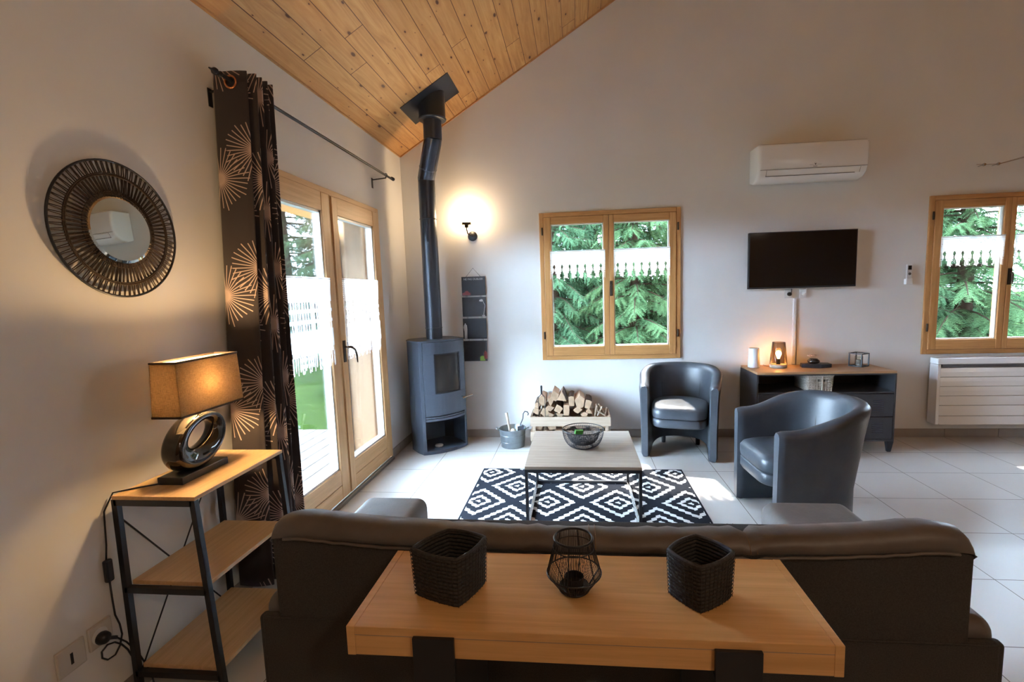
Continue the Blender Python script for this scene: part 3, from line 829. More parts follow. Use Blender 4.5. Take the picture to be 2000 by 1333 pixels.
# its cord, switch and plug
pts = [(.13, -3.02, ST + .006), (.06, -3.06, ST + .004), (.012, -3.10, ST + .003), (.008, -3.135, ST - .05), (.012, -3.145, .60), (.010, -3.150, .55)]
g = G().tube(pts, .003, 6)
g.tube([(.012, -3.15, .47), (.010, -3.147, .40), (.008, -3.143, .34), (.012, -3.135, .30), (.014, -3.133, .26), (.012, -3.143, .225), (.012, -3.163, .205), (.012, -3.190, .208), (.012, -3.207, .228), (.012, -3.206, .25),
        (.012, -3.185, .26), (.012, -3.160, .25), (.012, -3.138, .225), (.014, -3.120, .19), (.016, -3.105, .14), (.018, -3.10, .06), (.022, -3.098, .006), (.06, -3.08, .004), (.03, -3.06, .05), (.012, -3.08, .14), (.012, -3.12, .22), (.014, -3.16, .272), (.035, -3.185, .288)], .003, 6)
mesh('power_cord', g, 'black', lp, smooth=True)
mesh('cord_switch', G().box(.004, .022, -3.163, -3.137, .47, .55), 'black', lp, bevel=.006)
g = G().lathe([(.020, 0), (.022, .008), (.018, .022), (.008, .030)], (.012, -3.203, .300), 18, 0, 'x'); g.bar((.036, -3.203, .300), (.040, -3.176, .283), .010)
mesh('plug', g, 'black', lp, smooth=True, auto=50)
# ---- wall sockets low on the left wall
sk = thing('wall_socket', 'white power socket with a black plug low on the left wall', 'socket', (0, -3.20, .31))
mesh('plate', G().box(0, .010, -3.238, -3.158, .27, .352), 'offwhite', sk, bevel=.004)
mesh('socket_insert', G().lathe([(.027, 0), (.027, .001), (.023, .001), (.023, .0012), (0, .0012)], (.0101, -3.203, .300 + .008), 24, 0, 'x'), 'whiteg', sk)
sk = thing('phone_socket', 'white phone outlet with a dark slot at the lower left corner', 'socket', (0, -3.30, .31))
mesh('plate', G().box(0, .010, -3.338, -3.250, .255, .345), 'offwhite', sk, bevel=.004)
mesh('outlet_slot', G().box(.010, .0115, -3.299, -3.291, .281, .318), 'black', sk)

# ================================================================== STOVE CORNER
stv = thing('wood_stove', 'anthracite wood stove with curved glass door standing in the room corner', 'stove', (.325, -.285, 0), math.radians(43))
R_ = math.radians(43)
def L2(g): return g      # stove meshes are written in the stove's own frame (front = -y)
HW, HB, HF = .225, .175, .155; BUL = .060; H_ = 1.025
def arc(x, add=0): return -HF - BUL * (1 - (x / HW) ** 2) - add
def plan(x0=-HW, x1=HW, n=16, add=0): return [(x0 + (x1 - x0) * k / n, arc(x0 + (x1 - x0) * k / n, add)) for k in range(n + 1)]
def corner_plan(add=0):
    P = plan(); return P + [(HW + .012 + add, -.05), (HW + .004 + add, .08), (HW * .75, HB + add), (-HW * .75, HB + add), (-HW - .004 - add, .08), (-HW - .012 - add, -.05)]
mesh('top_plate', G().prism([(x * 1.02, y * 1.02) for x, y in corner_plan()], H_ - .012, H_), 'stove', stv, world=False, bevel=.003)
mesh('base_plate', G().prism(corner_plan(), .0, .030), 'stove', stv, world=False, bevel=.003)
def side(s):
    P = [(s * HW, -HF), (s * (HW + .012), -.05), (s * (HW + .004), .08), (s * HW * .75, HB), (s * (HW * .75 - .02), HB - .01), (s * (HW - .018), .08), (s * (HW - .012), -.05), (s * (HW - .028), -HF - .012), (s * (HW - .026), arc(HW - .026)), (s * (HW - .012), arc(HW - .012))]
    return G().prism(P, .03, H_ - .012)
mesh('side_panel', side(1), 'stove', stv, world=False, bevel=.002); mesh('side_panel', side(-1), 'stove', stv, world=False, bevel=.002)
mesh('back_panel', G().box(-HW * .75, HW * .75, HB - .012, HB, .03, H_ - .012), 'stove', stv, world=False)
mesh('firebox', G().box(-HW + .03, HW - .03, -HF + .01, HB - .014, .34, H_ - .013), 'black', stv, world=False)
mesh('ash_tray_front', G().prism(plan(-HW + .03, HW - .03) + plan(-HW + .03, HW - .03, add=-.02)[::-1], .300, .322), 'stove', stv, world=False, bevel=.002)
mesh('ash_tray_front', G().prism(plan(-HW + .03, HW - .03) + plan(-HW + .03, HW - .03, add=-.02)[::-1], .326, .340), 'stove', stv, world=False, bevel=.002)
# curved door with window opening
def curved(x0, x1, z0, z1, add, t=.018): return G().prism(plan(x0, x1, 12, add) + plan(x0, x1, 12, add - t)[::-1], z0, z1)
dx0, dx1 = -HW + .030, HW - .008; gx0, gx1, gz0, gz1 = -.105, .150, .545, .905
g = curved(dx0, dx1, .350, gz0, .004); g2 = curved(dx0, dx1, gz1, H_ - .016, .004); g.add(g2.v, g2.f)
g2 = curved(dx0, gx0, gz0, gz1, .004); g.add(g2.v, g2.f); g2 = curved(gx1, dx1, gz0, gz1, .004); g.add(g2.v, g2.f)
dr = mesh('stove_door', g, 'stove', stv, world=False, bevel=.0015)
mesh('door_glass', curved(gx0, gx1, gz0, gz1, -.004, .004), 'smoke', dr, world=False, smooth=True, auto=30)
g = curved(gx0, gx0 + .012, gz0, gz1, .001, .004)
for a, b, c_, d_ in ((gx1 - .012, gx1, gz0, gz1), (gx0, gx1, gz0, gz0 + .012), (gx0, gx1, gz1 - .012, gz1)):
    g2 = curved(a, b, c_, d_, .001, .004); g.add(g2.v, g2.f)
mesh('glass_rim', g, 'black', dr, world=False)
g = G().tube([(.165, arc(.165) - .004, .485), (.165, arc(.165) - .045, .487)], .007, 8).tube([(.150, arc(.165) - .047, .478), (.245, arc(.165) - .060, .496)], .0085, 10)
mesh('handle', g, 'chrome', dr, world=False, smooth=True, auto=40)
o = mesh('firelighter', G().lathe([(.0, 0), (.030, .002), (.038, .012), (.034, .022), (0, .026)], (.0, 0, 0), 20), 'concrete', None, smooth=True)
o.location = (.36, -.395, .031); tag(o, 'small round pale fire lighter lying in the open base of the stove', 'fire lighter')
# flue
fl = thing('flue_pipe', 'black stove flue pipe with a bend rising to the sloping ceiling', 'stove pipe', (.345, -.32, H_))
pr = .074
lo = Vector((.345, -.32, H_)); b1 = Vector((.345, -.32, 2.45)); b2 = Vector((.475, -.50, 2.715)); tp = Vector((.483, -.512, 3.035))
mesh('lower_pipe', G().tube([lo + Vector((0, 0, .002)), b1], pr, 32), 'pipe', fl, smooth=True, auto=40)
mesh('pipe_collar', G().lathe([(pr + .0005, 0), (pr + .003, .003), (pr + .003, .010), (pr + .0005, .013)], (.345, -.32, 1.12), 32), 'pipe', fl, smooth=True)
mesh('pipe_collar', G().lathe([(pr + .0005, 0), (pr + .003, .003), (pr + .003, .010), (pr + .0005, .013)], (.345, -.32, 2.09), 32), 'pipe', fl, smooth=True)
mesh('offset_pipe', G().tube([b1 - Vector((0, 0, .005)), b1 + (b2 - b1) * .06, b1 + (b2 - b1) * .94, b2 + Vector((.002, -.003, .02))], pr + .001, 32), 'pipegloss', fl, smooth=True, auto=50)
g = G().tube([b1 + (b2 - b1) * .28, b1 + (b2 - b1) * .30], pr + .003, 32); mesh('pipe_collar', g, 'pipe', fl, smooth=True, auto=40)
mesh('upper_pipe', G().tube([b2, (.48, -.508, 2.90)], pr + .002, 32), 'pipe', fl, smooth=True, auto=40)
mesh('insulated_sleeve', G().lathe([(.0, 0), (.104, 0), (.112, .004), (.116, .012), (.112, .020), (.109, .024), (.109, .24)], (.483, -.512, 2.865), 40), 'pipe', fl, smooth=True, auto=40)
g = G(); a = math.atan(SL)
g.box(-.232, .232, -.188, .188, -.004, 0)
g.v = [(x * math.cos(a) - z * math.sin(a) * 0 + .482, y - .530, x * math.sin(a) + cz(.482) + z - .002) for x, y, z in g.v]
mesh('ceiling_plate', g, 'pipe', fl)
# ---- wall lamp
sc = thing('wall_lamp', 'lit wall lamp with a glowing globe on a dark bracket', 'wall lamp', (.67, 0, 1.97))
mesh('wall_disc', G().lathe([(.046, 0), (.046, .006), (.040, .014), (.016, .022), (0, .023)], (.672, 0, 1.970), 32, 0, 'y'), 'black', sc, smooth=True, auto=50)
mesh('arm', G().tube([(.672, -.02, 1.970), (.665, -.075, 1.972), (.650, -.11, 1.985), (.643, -.115, 2.02), (.643, -.115, 2.045)], .0055, 8), 'bronze', sc, smooth=True)
mesh('cup', G().lathe([(.0, 0), (.018, 0), (.018, .024), (.043, .026), (.043, .046), (.036, .047), (0, .046)], (.643, -.115, 2.038), 28), 'bronze', sc, smooth=True, auto=40)
mesh('globe', G().lathe([(.0, -.06)] + [(.062 * math.sin(PI * k / 14), -.062 * math.cos(PI * k / 14)) for k in range(1, 14)] + [(0, .062)], (.643, -.115, 2.146), 28), 'opal', sc, smooth=True)
# ---- hanging memo board
mb = thing('memo_board', 'hanging column of four black chalk panels beside the stove', 'chalkboard', (.66, -.01, 1.60))
bx0, bx1 = .548, .778
zt = [1.588, 1.392, 1.186, .968]; zb_ = [1.408, 1.205, .988, .768]
for i in range(4):
    q = i * .002; p = mesh('board_panel', G().box(bx0 - q, bx1 - q, -.018, -.010, zb_[i], zt[i]), 'board', mb, bevel=.001)
    if i < 3:
        for xx in (bx0 + .045, bx1 - .045): mesh('link_ring', G().ring((xx, -.014, (zb_[i] + zt[i + 1]) / 2), .007, .0014, 14, 5, 'y', ry=.015), 'bronze', mb)
mesh('cord', G().tube([(bx0 + .045, -.014, 1.588), (.663, -.012, 1.668), (bx1 - .045, -.014, 1.588)], .0022, 6), 'greyline', mb)
mesh('nail', G().tube([(.663, 0, 1.666), (.663, -.02, 1.668)], .003, 6), 'chrome', mb)
text('lettering', 'NE PAS OUBLIER', .0255, (.663, -.0186, 1.556), (PI / 2, 0, 0), 'chalk', mb)
def flat(pts, z0=-.0195): return G().prism(pts, z0, -.0178, 'y')
mesh('red_car_print', flat([(.553, 1.412), (.553, 1.432), (.572, 1.438), (.588, 1.454), (.606, 1.454), (.618, 1.438), (.632, 1.432), (.632, 1.412)]), 'red', mb)
g = flat([(.712, 1.352), (.716, 1.364), (.738, 1.372), (.752, 1.362), (.748, 1.352), (.735, 1.346)]); g.bar((.745, -.0188, 1.36), (.768, -.0188, 1.31), .0015, .005); g.bar((.768, -.0188, 1.31), (.752, -.0188, 1.22), .0015, .005); g.box(.738, .766, -.0195, -.0178, 1.208, 1.218)
mesh('desk_lamp_print', g, 'chalk', mb)
g = flat([(.556, .990), (.556, 1.06), (.548, 1.10), (.554, 1.125), (.560, 1.128), (.562, 1.140), (.572, 1.140), (.573, 1.128), (.582, 1.122), (.585, 1.08), (.580, .990), (.571, .990), (.570, 1.05), (.566, .990)]); mesh('figure_print', g, 'chalk', mb)
mesh('green_print', flat([(.700, .772), (.702, .812), (.722, .822), (.745, .815), (.752, .772)]), 'green', mb)
mesh('red_print', flat([(.742, .790), (.738, .846), (.752, .872), (.772, .850), (.772, .790)], -.0198), 'red', mb)

# ---- firewood crate with individual logs
cr = thing('firewood_crate', 'pale slatted crate holding split firewood against the back wall', 'crate', (1.57, -.20, 0))
CX0, CX1 = 1.205, 1.932
for y0, y1 in ((-.345, -.327), (-.048, -.030)):
    for z0, z1 in ((.205, .292), (.07, .155)): mesh('slat', G().box(CX0, CX1, y0, y1, z0, z1), 'oldwood', cr, bevel=.002)
for x0, x1 in ((CX0, CX0 + .018), (CX1 - .018, CX1)):
    for z0, z1 in ((.205, .292), (.07, .155)): mesh('end_slat', G().box(x0, x1, -.326, -.049, z0, z1), 'oldwood', cr, bevel=.002)
for x in (CX0 + .019, CX1 - .047):
    for y in (-.326, -.077): mesh('post', G().box(x, x + .028, y, y + .028, .0, .290), 'oldwood', cr, bevel=.002)
mesh('floor_board', G().box(CX0 + .004, CX1 - .004, -.325, -.05, .055, .068), 'oldwood', cr)
random.seed(21)
LOGS = [ # x, z, r, sides, turn, stretch(z), tall
 (1.262, .335, .034, 4, .3, 1.0), (1.275, .392, .030, 5, .1, 1.0), (1.318, .430, .042, 5, .5, 1.15), (1.332, .328, .042, 5, .9, 1), (1.396, .300, .036, 3, .0, 1), (1.402, .425, .040, 3, .52, 1.2),
 (1.388, .366, .040, 4, .2, .75), (1.432, .480, .042, 4, .35, 1.3), (1.464, .357, .044, 4, .25, 1), (1.503, .468, .054, 3, -.53, 1.1), (1.470, .297, .036, 3, .5, 1), (1.530, .350, .036, 4, .7, 1.75),
 (1.590, .425, .036, 4, .9, 1.9), (1.655, .420, .050, 5, .3, 1.35), (1.640, .345, .042, 4, .1, .8), (1.700, .300, .036, 5, .4, .8), (1.737, .398, .040, 4, .55, 1.2), (1.745, .330, .042, 3, -.5, .9)]
random.seed(5)
POS = ['leftmost low in the crate', 'small round one at the left edge of the pile', 'upright behind the black tongs', 'low behind the tongs', 'small triangle low in the crate left of its middle', 'wedge right of the tongs',
       'flat one right below the wedge beside the tongs', 'tall pale one left of the topmost log', 'square one under the topmost log', 'topmost of the pile with a broad flat top', 'little one low under the square log', 'tall reddish one at the middle of the pile',
       'slanting bright one right of the topmost log', 'broad pale one right of the middle', 'low one under the broad pale log', 'lowest one right of the middle', 'wedge beside the kindling', 'low wedge left of the kindling']
for i, (x, z, r, n, tr_, stz) in enumerate(LOGS):
    g = G(); Ly = random.uniform(.235, .262); y0 = -.318 + random.uniform(-.0, .014); poly = []
    for k in range(n):
        a = 2 * PI * k / n + tr_ + random.uniform(-.15, .15); q = r * random.uniform(.92, 1.08)
        poly.append((q * math.cos(a), q * math.sin(a) * stz))
    P = []
    for k in range(n):
        a, b = Vector(poly[k]), Vector(poly[(k + 1) % n]); c3 = (a + b) / 2 * (1.0 if k != i % n else 1.16); P += [tuple(a), tuple(c3)]
    m = len(P); rows = []
    for j in range(5):
        t = j / 4; w = 1 + random.uniform(-.05, .05); rows.append([(p * w + random.uniform(-.001, .001), y0 + Ly * t, q * w) for p, q in P])
    base_ = len(g.v)
    for j in range(4):
        pass
    vs = [p for rw in rows for p in rw]; fs = []; mi = []
    for j in range(4):
        for k in range(m):
            fs.append((j * m + k, j * m + (k + 1) % m, (j + 1) * m + (k + 1) % m, (j + 1) * m + k)); mi.append(2 if k // 2 == i % n else 0)
    fs += [tuple(range(m))[::-1], tuple(4 * m + k for k in range(m))]; mi += [1, 1]
    g.v, g.f, g.mi = vs, fs, mi
    o = mesh('firewood_log', g, ['log', 'logend', 'bark'], None, bevel=.002)
    o.location = (x, 0, z); o.rotation_euler = (0, 0, random.uniform(-.03, .03))
    tag(o, 'split log in the crate, ' + POS[i], 'log', 'split logs in the firewood crate')
LOWP = ['second from the left in the bottom row', 'third from the left in the bottom row', 'fourth from the left in the bottom row', 'third from the right in the bottom row', 'second from the right in the bottom row',
        'second from the left in the upper hidden row', 'middle one of the upper hidden row', 'third from the right in the upper hidden row', 'second from the right in the upper hidden row', 'leftmost of the upper hidden row', 'leftmost in the bottom row', 'rightmost of the upper hidden row']
for i, (x, z, a) in enumerate(((1.35, .115, .3), (1.46, .12, .9), (1.57, .115, .1), (1.68, .12, .6), (1.79, .115, .2), (1.40, .20, .5), (1.53, .205, .3), (1.66, .20, .8), (1.78, .20, .4), (1.28, .205, .1), (1.27, .115, .7), (1.85, .21, .7))):
    g = G().prism([(.050 * math.cos(a + 2 * PI * k / 5), .046 * math.sin(a + 2 * PI * k / 5)) for k in range(5)], -.308, -.068, 'y', 0); g.mi = [1, 1] + [0] * 5
    o = mesh('firewood_log', g, ['log', 'logend'], None, bevel=.003); o.location = (x, 0, z)
    tag(o, 'log in the crate behind its slats, ' + LOWP[i], 'log', 'logs low in the firewood crate')
KL = ['leftmost upright kindling stick in the crate', 'second kindling stick leaning at the right of the crate', 'kindling stick crossing the others at the crate right end', 'long thin kindling stick leaning right in the crate', 'lowest kindling stick near the crate right post', 'short kindling stick against the crate end']
for i, (x, z, a, L) in enumerate(((1.800, .340, .12, .11), (1.818, .345, -.25, .11), (1.836, .335, .42, .10), (1.862, .345, -.62, .13), (1.850, .315, -.95, .09), (1.893, .325, .15, .08))):
    d = Vector((math.sin(a), -.15, math.cos(a))).normalized() * L / 2
    o = mesh('kindling_stick', G().bar(-d, d, .012, .009, 0, (0, 1, 0)), 'oldwood', None, bevel=.001); o.location = (x, -.30 + .02 * (i % 2), z)
    tag(o, KL[i], 'kindling', 'kindling sticks in the crate')
# tongs
tg = thing('fire_tongs', 'black fire tongs standing upright in the firewood crate', 'fire tongs', (1.316, -.36, .29))
mesh('grip', G().lathe([(.0, 0), (.008, .002), (.009, .07), (.006, .078), (0, .08)], (1.317, -.358, .508), 12), 'black', tg, smooth=True)
for s in (-1, 1):
    mesh('prong', G().tube([(1.317, -.358, .510), (1.317 + s * .010, -.358, .500), (1.317 + s * .026, -.358, .482), (1.317 + s * .029, -.358, .45), (1.317 + s * .029, -.358, .30)], .0032, 6), 'black', tg, smooth=True)
# ---- zinc tub with tools
bk = thing('zinc_bucket', 'round galvanised zinc tub on the floor left of the firewood', 'bucket', (1.03, -.27, 0))
bc = (1.03, -.27)
g = G().lathe([(0, .004), (.100, .004), (.106, 0), (.109, .004), (.122, .160), (.126, .166), (.126, .172), (.121, .174), (.117, .168), (.104, .012), (0, .010)], (*bc, 0), 40)
mesh('tub', g, 'zinc', bk, smooth=True, auto=50)
for z in (.055, .118): mesh('rib', G().ring((*bc, z), .1085 + z * .083, .002, 40, 6), 'zinc', bk, smooth=True)
for s in (-1, 1):
    g = G().tube([(bc[0] + s * .118, bc[1] - .03, .150), (bc[0] + s * .150, bc[1] - .028, .172), (bc[0] + s * .155, bc[1], .176), (bc[0] + s * .150, bc[1] + .028, .172), (bc[0] + s * .118, bc[1] + .03, .150)], .004, 8)
    mesh('handle', g, 'zinc', bk, smooth=True)
hb = thing('hearth_brush', 'wooden handled hearth brush standing in the zinc tub', 'brush', (1.03, -.27, .02))
mesh('brush_handle', G().tube([(1.020, -.30, .10), (1.000, -.29, .20), (.978, -.275, .315)], [.014, .010, .014], 12), 'brush', hb, smooth=True)
mesh('brush_head', G().lathe([(0, 0), (.024, .01), (.030, .06), (.030, .12), (.022, .155), (0, .165)], (1.045, -.325, .02), 16, sy=.6), 'brush', hb, smooth=True)
pk = thing('fire_poker', 'black iron poker with a hooked handle leaning in the zinc tub', 'poker', (1.10, -.25, .05))
mesh('shaft', G().tube([(1.06, -.26, .02), (1.10, -.25, .19), (1.128, -.25, .255), (1.132, -.25, .30), (1.148, -.25, .322), (1.172, -.25, .318), (1.182, -.25, .298), (1.174, -.25, .285)], .005, 8), 'steel', pk, smooth=True)
mesh('shovel_blade', G().box(1.075, 1.135, -.262, -.256, .03, .185), 'steel', pk, bevel=.002)

# ================================================================== RUG, COFFEE TABLE
o = mesh('rug', G().box(.870, 2.440, -3.16, -.868, .0, .010), 'rug', None, bevel=.003); tag(o, 'black and white diamond patterned rug under the coffee table', 'rug')
ct = thing('coffee_table', 'square coffee table with greyed oak top and black metal legs on the rug', 'coffee table', (1.665, -1.50, .010))
TX0, TX1, TY0, TY1, TZ = 1.322, 2.004, -1.862, -1.142, .402
mesh('tabletop', G().box(TX0, TX1, TY0, TY1, TZ - .018, TZ), 'oak_ct', ct, bevel=.001)
g = G().box(TX0, TX1, TY0, TY0 + .02, TZ - .038, TZ - .0182).box(TX0, TX1, TY1 - .02, TY1, TZ - .038, TZ - .0182).box(TX0, TX0 + .02, TY0 + .02, TY1 - .02, TZ - .038, TZ - .0182).box(TX1 - .02, TX1, TY0 + .02, TY1 - .02, TZ - .038, TZ - .0182)
mesh('frame', g, 'black', ct)
for x in (TX0, TX1 - .018):
    for y in (TY0, TY1 - .018): mesh('leg', G().box(x, x + .018, y, y + .018, .0105, TZ - .0382), 'black', ct)
mesh('floor_rail', G().box(TX0 + .018, TX1 - .018, TY1 - .018, TY1, .0105, .0285), 'black', ct)
for x in (TX0, TX1 - .018): mesh('floor_rail', G().box(x, x + .018, TY0 + .018, TY1 - .018, .0105, .0285), 'chrome', ct)
# wire bowl
wb = thing('wire_bowl', 'round black wire mesh bowl on the coffee table', 'bowl', (1.672, -1.50, TZ))
def bowl(R, H, z0, nm, nr, t, r0=.055):
    g = G(); pr = lambda q: (r0 + (R - r0) * math.sin(q * PI / 2) ** .8, z0 + H * (1 - math.cos(q * PI / 2)) ** .9)
    for k in range(nm):
        a = 2 * PI * k / nm; pts = []
        for j in range(9): r, z = pr(j / 8); pts.append((1.672 + r * math.cos(a + j * .03), -1.50 + r * math.sin(a + j * .03), z))
        g.tube(pts, t, 4, caps=False)
    for j in range(nr + 1): r, z = pr(j / nr); g.ring((1.672, -1.50, z), r, t * (1.0), 40, 4)
    return g
mesh('outer_mesh', bowl(.134, .118, TZ + .003, 64, 14, .0009), 'black', wb)
mesh('inner_mesh', bowl(.108, .092, TZ + .022, 80, 26, .0010, .03), 'black', wb)
mesh('rim', G().ring((1.672, -1.50, TZ + .122), .1345, .0028, 48, 8), 'black', wb, smooth=True)
mesh('foot_ring', G().ring((1.672, -1.50, TZ + .0035), .056, .003, 40, 8), 'black', wb, smooth=True)
o = mesh('packet', G().box(-.028, .028, -.01, .01, 0, .03), 'paper', None, bevel=.003); o.location = (1.642, -1.45, TZ + .072); o.rotation_euler = (.3, .1, .4)
tag(o, 'small green packet lying in the wire bowl', 'packet')

# ================================================================== TUB CHAIRS
def make_chair(label, loc, rz):
    t = thing('tub_chair', label, 'armchair', loc, rz, 'black leather tub chairs')
    # plan centreline: straight arms then a half ellipse, front is -y
    cl = []; W, FY, BY = .270, -.285, -.005
    for k in range(10): cl.append((-W, FY + (BY - FY) * k / 10))
    for k in range(25): a = PI - PI * k / 24; cl.append((W * math.cos(a), BY + .225 * math.sin(a)))
    for k in range(1, 11): cl.append((W, BY + (FY - BY) * k / 10))
    n = len(cl); s = [0]
    for i in range(1, n): s.append(s[-1] + math.dist(cl[i], cl[i - 1]))
    rows = []
    for i, (x, y) in enumerate(cl):
        a = Vector(cl[max(i - 1, 0)]); b = Vector(cl[min(i + 1, n - 1)]); d = (b - a).normalized(); nrm = Vector((-d.y, d.x))   # outward? path runs left->back->right
        u = s[i] / s[-1]; m = 1 - abs(2 * u - 1); sm = lambda q: q * q * (3 - 2 * q)
        ht = .625 + .115 * sm(min(1, max(0, (m - .10) / .62)))
        zb = .012 + .055 * sm(min(1, max(0, (m - .30) / .45)))
        endf = min(1, (min(s[i], s[-1] - s[i]) + .006) / .045); endf = math.sqrt(max(.0, 1 - (1 - endf) ** 2)); th = .036 * (.35 + .65 * endf); ht -= .020 * (1 - endf)
        lean = .075 * m + .010; rw = []
        def q(off, z):
            f = max(0, (z - .25) / .5); p = Vector((x, y)) + nrm * (off + lean * f)
            return (p.x, p.y, z)
        H = ht
        for off, z in ((-th, zb), (-th, .25), (-th * 1.05, H * .72), (-th * 1.20, H - .055), (-th * 1.15, H - .022), (-th * .62, H - .004), (0, H), (th * .62, H - .004), (th * 1.1, H - .022), (th * 1.12, H - .055), (th, H * .75), (th, .25), (th, zb + .02), (th * .7, zb), (0, zb - .0)):
            rw.append(q(off, z))
        rows.append(rw)
    g = G(); g.grid(rows, True, False); m_ = len(rows[0]); g.f += [tuple(range(m_)), tuple((n - 1) * m_ + k for k in range(m_))[::-1]]; g.mi += [0, 0]
    mesh('shell', g, 'chair_l', t, world=False, smooth=True, auto=50)
    # seat: D shaped cushion with domed top
    def dshape(k, n_=48):
        a = 2 * PI * k / n_; ca, sa = math.cos(a), math.sin(a)
        if sa >= 0: return .235 * ca, .02 + .192 * sa
        return .235 * math.copysign(abs(ca) ** .35, ca), .02 - .335 * abs(sa) ** .55
    g = G(); rows = []
    for f, z in ((.05, .457), (.35, .456), (.65, .452), (.86, .444), (.95, .432), (1.0, .412), (1.0, .372), (.985, .352), (.9, .345), (.05, .345)):
        rows.append([(dshape(k)[0] * (f if f < .9 else (.9 + (f - .9))), (dshape(k)[1] + .05) * f - .05, z) for k in range(48)])
    g.grid(rows, True, False); g.f += [tuple(range(48)), tuple(len(rows) * 48 - 48 + k for k in range(48))]; g.mi += [0, 0]
    mesh('seat_cushion', g, 'chair_l', t, world=False, smooth=True, auto=60)
    g = G(); rows = []
    for f, z in ((.96, .344), (.99, .335), (.99, .285), (.96, .272), (.3, .272)):
        rows.append([(dshape(k)[0] * f, (dshape(k)[1] + .05) * f - .05, z) for k in range(48)])
    g.grid(rows, True, False); g.f += [tuple(range(48)), tuple(len(rows) * 48 - 48 + k for k in range(48))]; g.mi += [0, 0]
    mesh('seat_base', g, 'chair_l', t, world=False, smooth=True, auto=60)
    for i in (17, 27):
        x, y = cl[i]; d = (Vector(cl[i + 1]) - Vector(cl[i - 1])).normalized(); nn = Vector((-d.y, d.x)); pts = []
        for z in (.45, .52, .60, .66, .70):
            m = 1 - abs(2 * s[i] / s[-1] - 1); p = Vector((x, y)) + nn * (-.0372 * (1 + .2 * (z - .5)) + (.075 * m + .010) * (z - .25) / .5); pts.append((p.x, p.y, z))
        mesh('seam', G().tube(pts, .0022, 5), 'seam', t, world=False)
    for x, y in ((-.272, -.25), (.272, -.25), (-.15, .18), (.15, .18)):
        mesh('foot', G().lathe([(.018, 0), (.020, .012 if y < 0 else .062)], (x, y, 0), 14), 'black', t, world=False)
    return t
make_chair('black leather tub chair near the back wall, turned towards the sofa', (2.530, -.365, 0), math.radians(-14))
make_chair('black leather tub chair seen from its side in front of the sideboard', (2.992, -1.60, 0), math.radians(-86))
#PART3
# ================================================================== SOFA
sf = thing('sofa', 'dark leather sofa with cloth back panel seen from behind', 'sofa', (1.69, -3.0, 0))
SX, SE = .768, 2.612
mesh('base', G().box(.765, 2.640, -3.32, -2.60, .055, .30), 'sofa_f', sf, bevel=.01)
mesh('rear_panel', G().box(.715, 2.690, -3.350, -3.322, .055, .515), 'sofa_f', sf, bevel=.012, smooth=True, seg=3)
mesh('back_panel', G().box(SX - .002, SE + .004, -3.353, -3.22, .500, .762), 'sofa_f', sf, bevel=.020, smooth=True, seg=4)
prof = [(-3.356, .760), (-3.360, .777), (-3.355, .796), (-3.338, .812), (-3.308, .818), (-3.262, .802), (-3.212, .772), (-3.162, .738), (-3.125, .705), (-3.10, .66), (-3.078, .58), (-3.06, .47), (-3.12, .46)]
rows = []; XS = [0, .006, .02, .045, .08]; XS = [SX + q for q in XS] + [SX + .08 + (SE - SX - .16) * k / 60 for k in range(1, 60)] + [SE - q for q in XS[::-1]]
for x in XS:
    e = min(x - SX, SE - x); ef = math.sqrt(max(0, 1 - (1 - min(1, e / .075)) ** 2)); u = (x - 1.69) / .92; sag = .040 * (1 - u * u) - .006 * math.exp(-((abs(u) - .86) / .1) ** 2)
    rip = .0022 * math.sin(x * 61) * math.sin(x * 23 + 1) + .0015 * math.sin(x * 117)
    seam = sum(.010 * math.exp(-((x - c_) / .007) ** 2) for c_ in (1.285, 1.675, 2.085))
    rw = []
    for k, (y, z) in enumerate(prof):
        h = min(1, max(0, (z - .750) / .04)) if k < 9 else 0
        zz = z - (sag * (.45 + .55 * h)) * (1 if k < 10 else .3) + rip * h - seam * h; yc = -3.23
        shr = .0 if k in (0,) else (1 - ef) * .05
        yy = y + (yc - y) * shr * 1.4; zz -= (1 - ef) * .045 * h
        rw.append((x, yy, zz))
    rows.append(rw)
g = G(); g.grid(rows, False, False); m_ = len(prof); g.f += [tuple(range(m_)), tuple((len(XS) - 1) * m_ + k for k in range(m_))[::-1]]; g.mi += [0, 0]
mesh('back_cushion', g, 'sofa_l', sf, smooth=True, auto=70)
g = G().tube([(r[1][0], r[1][1] - .0035, r[1][2] - .016) for r in rows[3:-3]], .0042, 6); mesh('piping', g, 'sofa_l', sf, smooth=True)
for c_ in (1.667, 1.683, 2.077, 2.093):
    r = min(range(len(XS)), key=lambda k: abs(XS[k] - c_)); row = rows[r]
    pts = [(c_, p[1] - .0008, p[2] + .0022) for p in row[1:8]]
    mesh('stitch_line', G().tube(pts, .0011, 5), 'stitch', sf)
mesh('seam_line', G().tube([(.73, -3.3515, .512), (2.68, -3.3515, .512)], .003, 5), 'sofa_f', sf)
for x0, x1 in ((.700, .985), (2.375, 2.708)):
    mesh('armrest', G().box(x0, x1, -3.325, -2.60, .06, .552), 'sofa_l', sf, bevel=.045, smooth=True, seg=6)
    mesh('arm_cover', G().box(x0 - .003, x1 + .003, -3.338, -3.326 + .02, .06, .505), 'sofa_f', sf, bevel=.012, smooth=True, seg=3)
for x0, x1 in ((.988, 1.678), (1.682, 2.372)):
    mesh('seat_cushion', G().box(x0, x1, -3.06, -2.545, .285, .425), 'sofa_l', sf, bevel=.035, smooth=True, seg=5)
for x in (.79, 2.60):
    for y in (-3.28, -2.66): mesh('foot', G().lathe([(.022, 0), (.028, .056)], (x, y, 0), 14), 'black', sf)

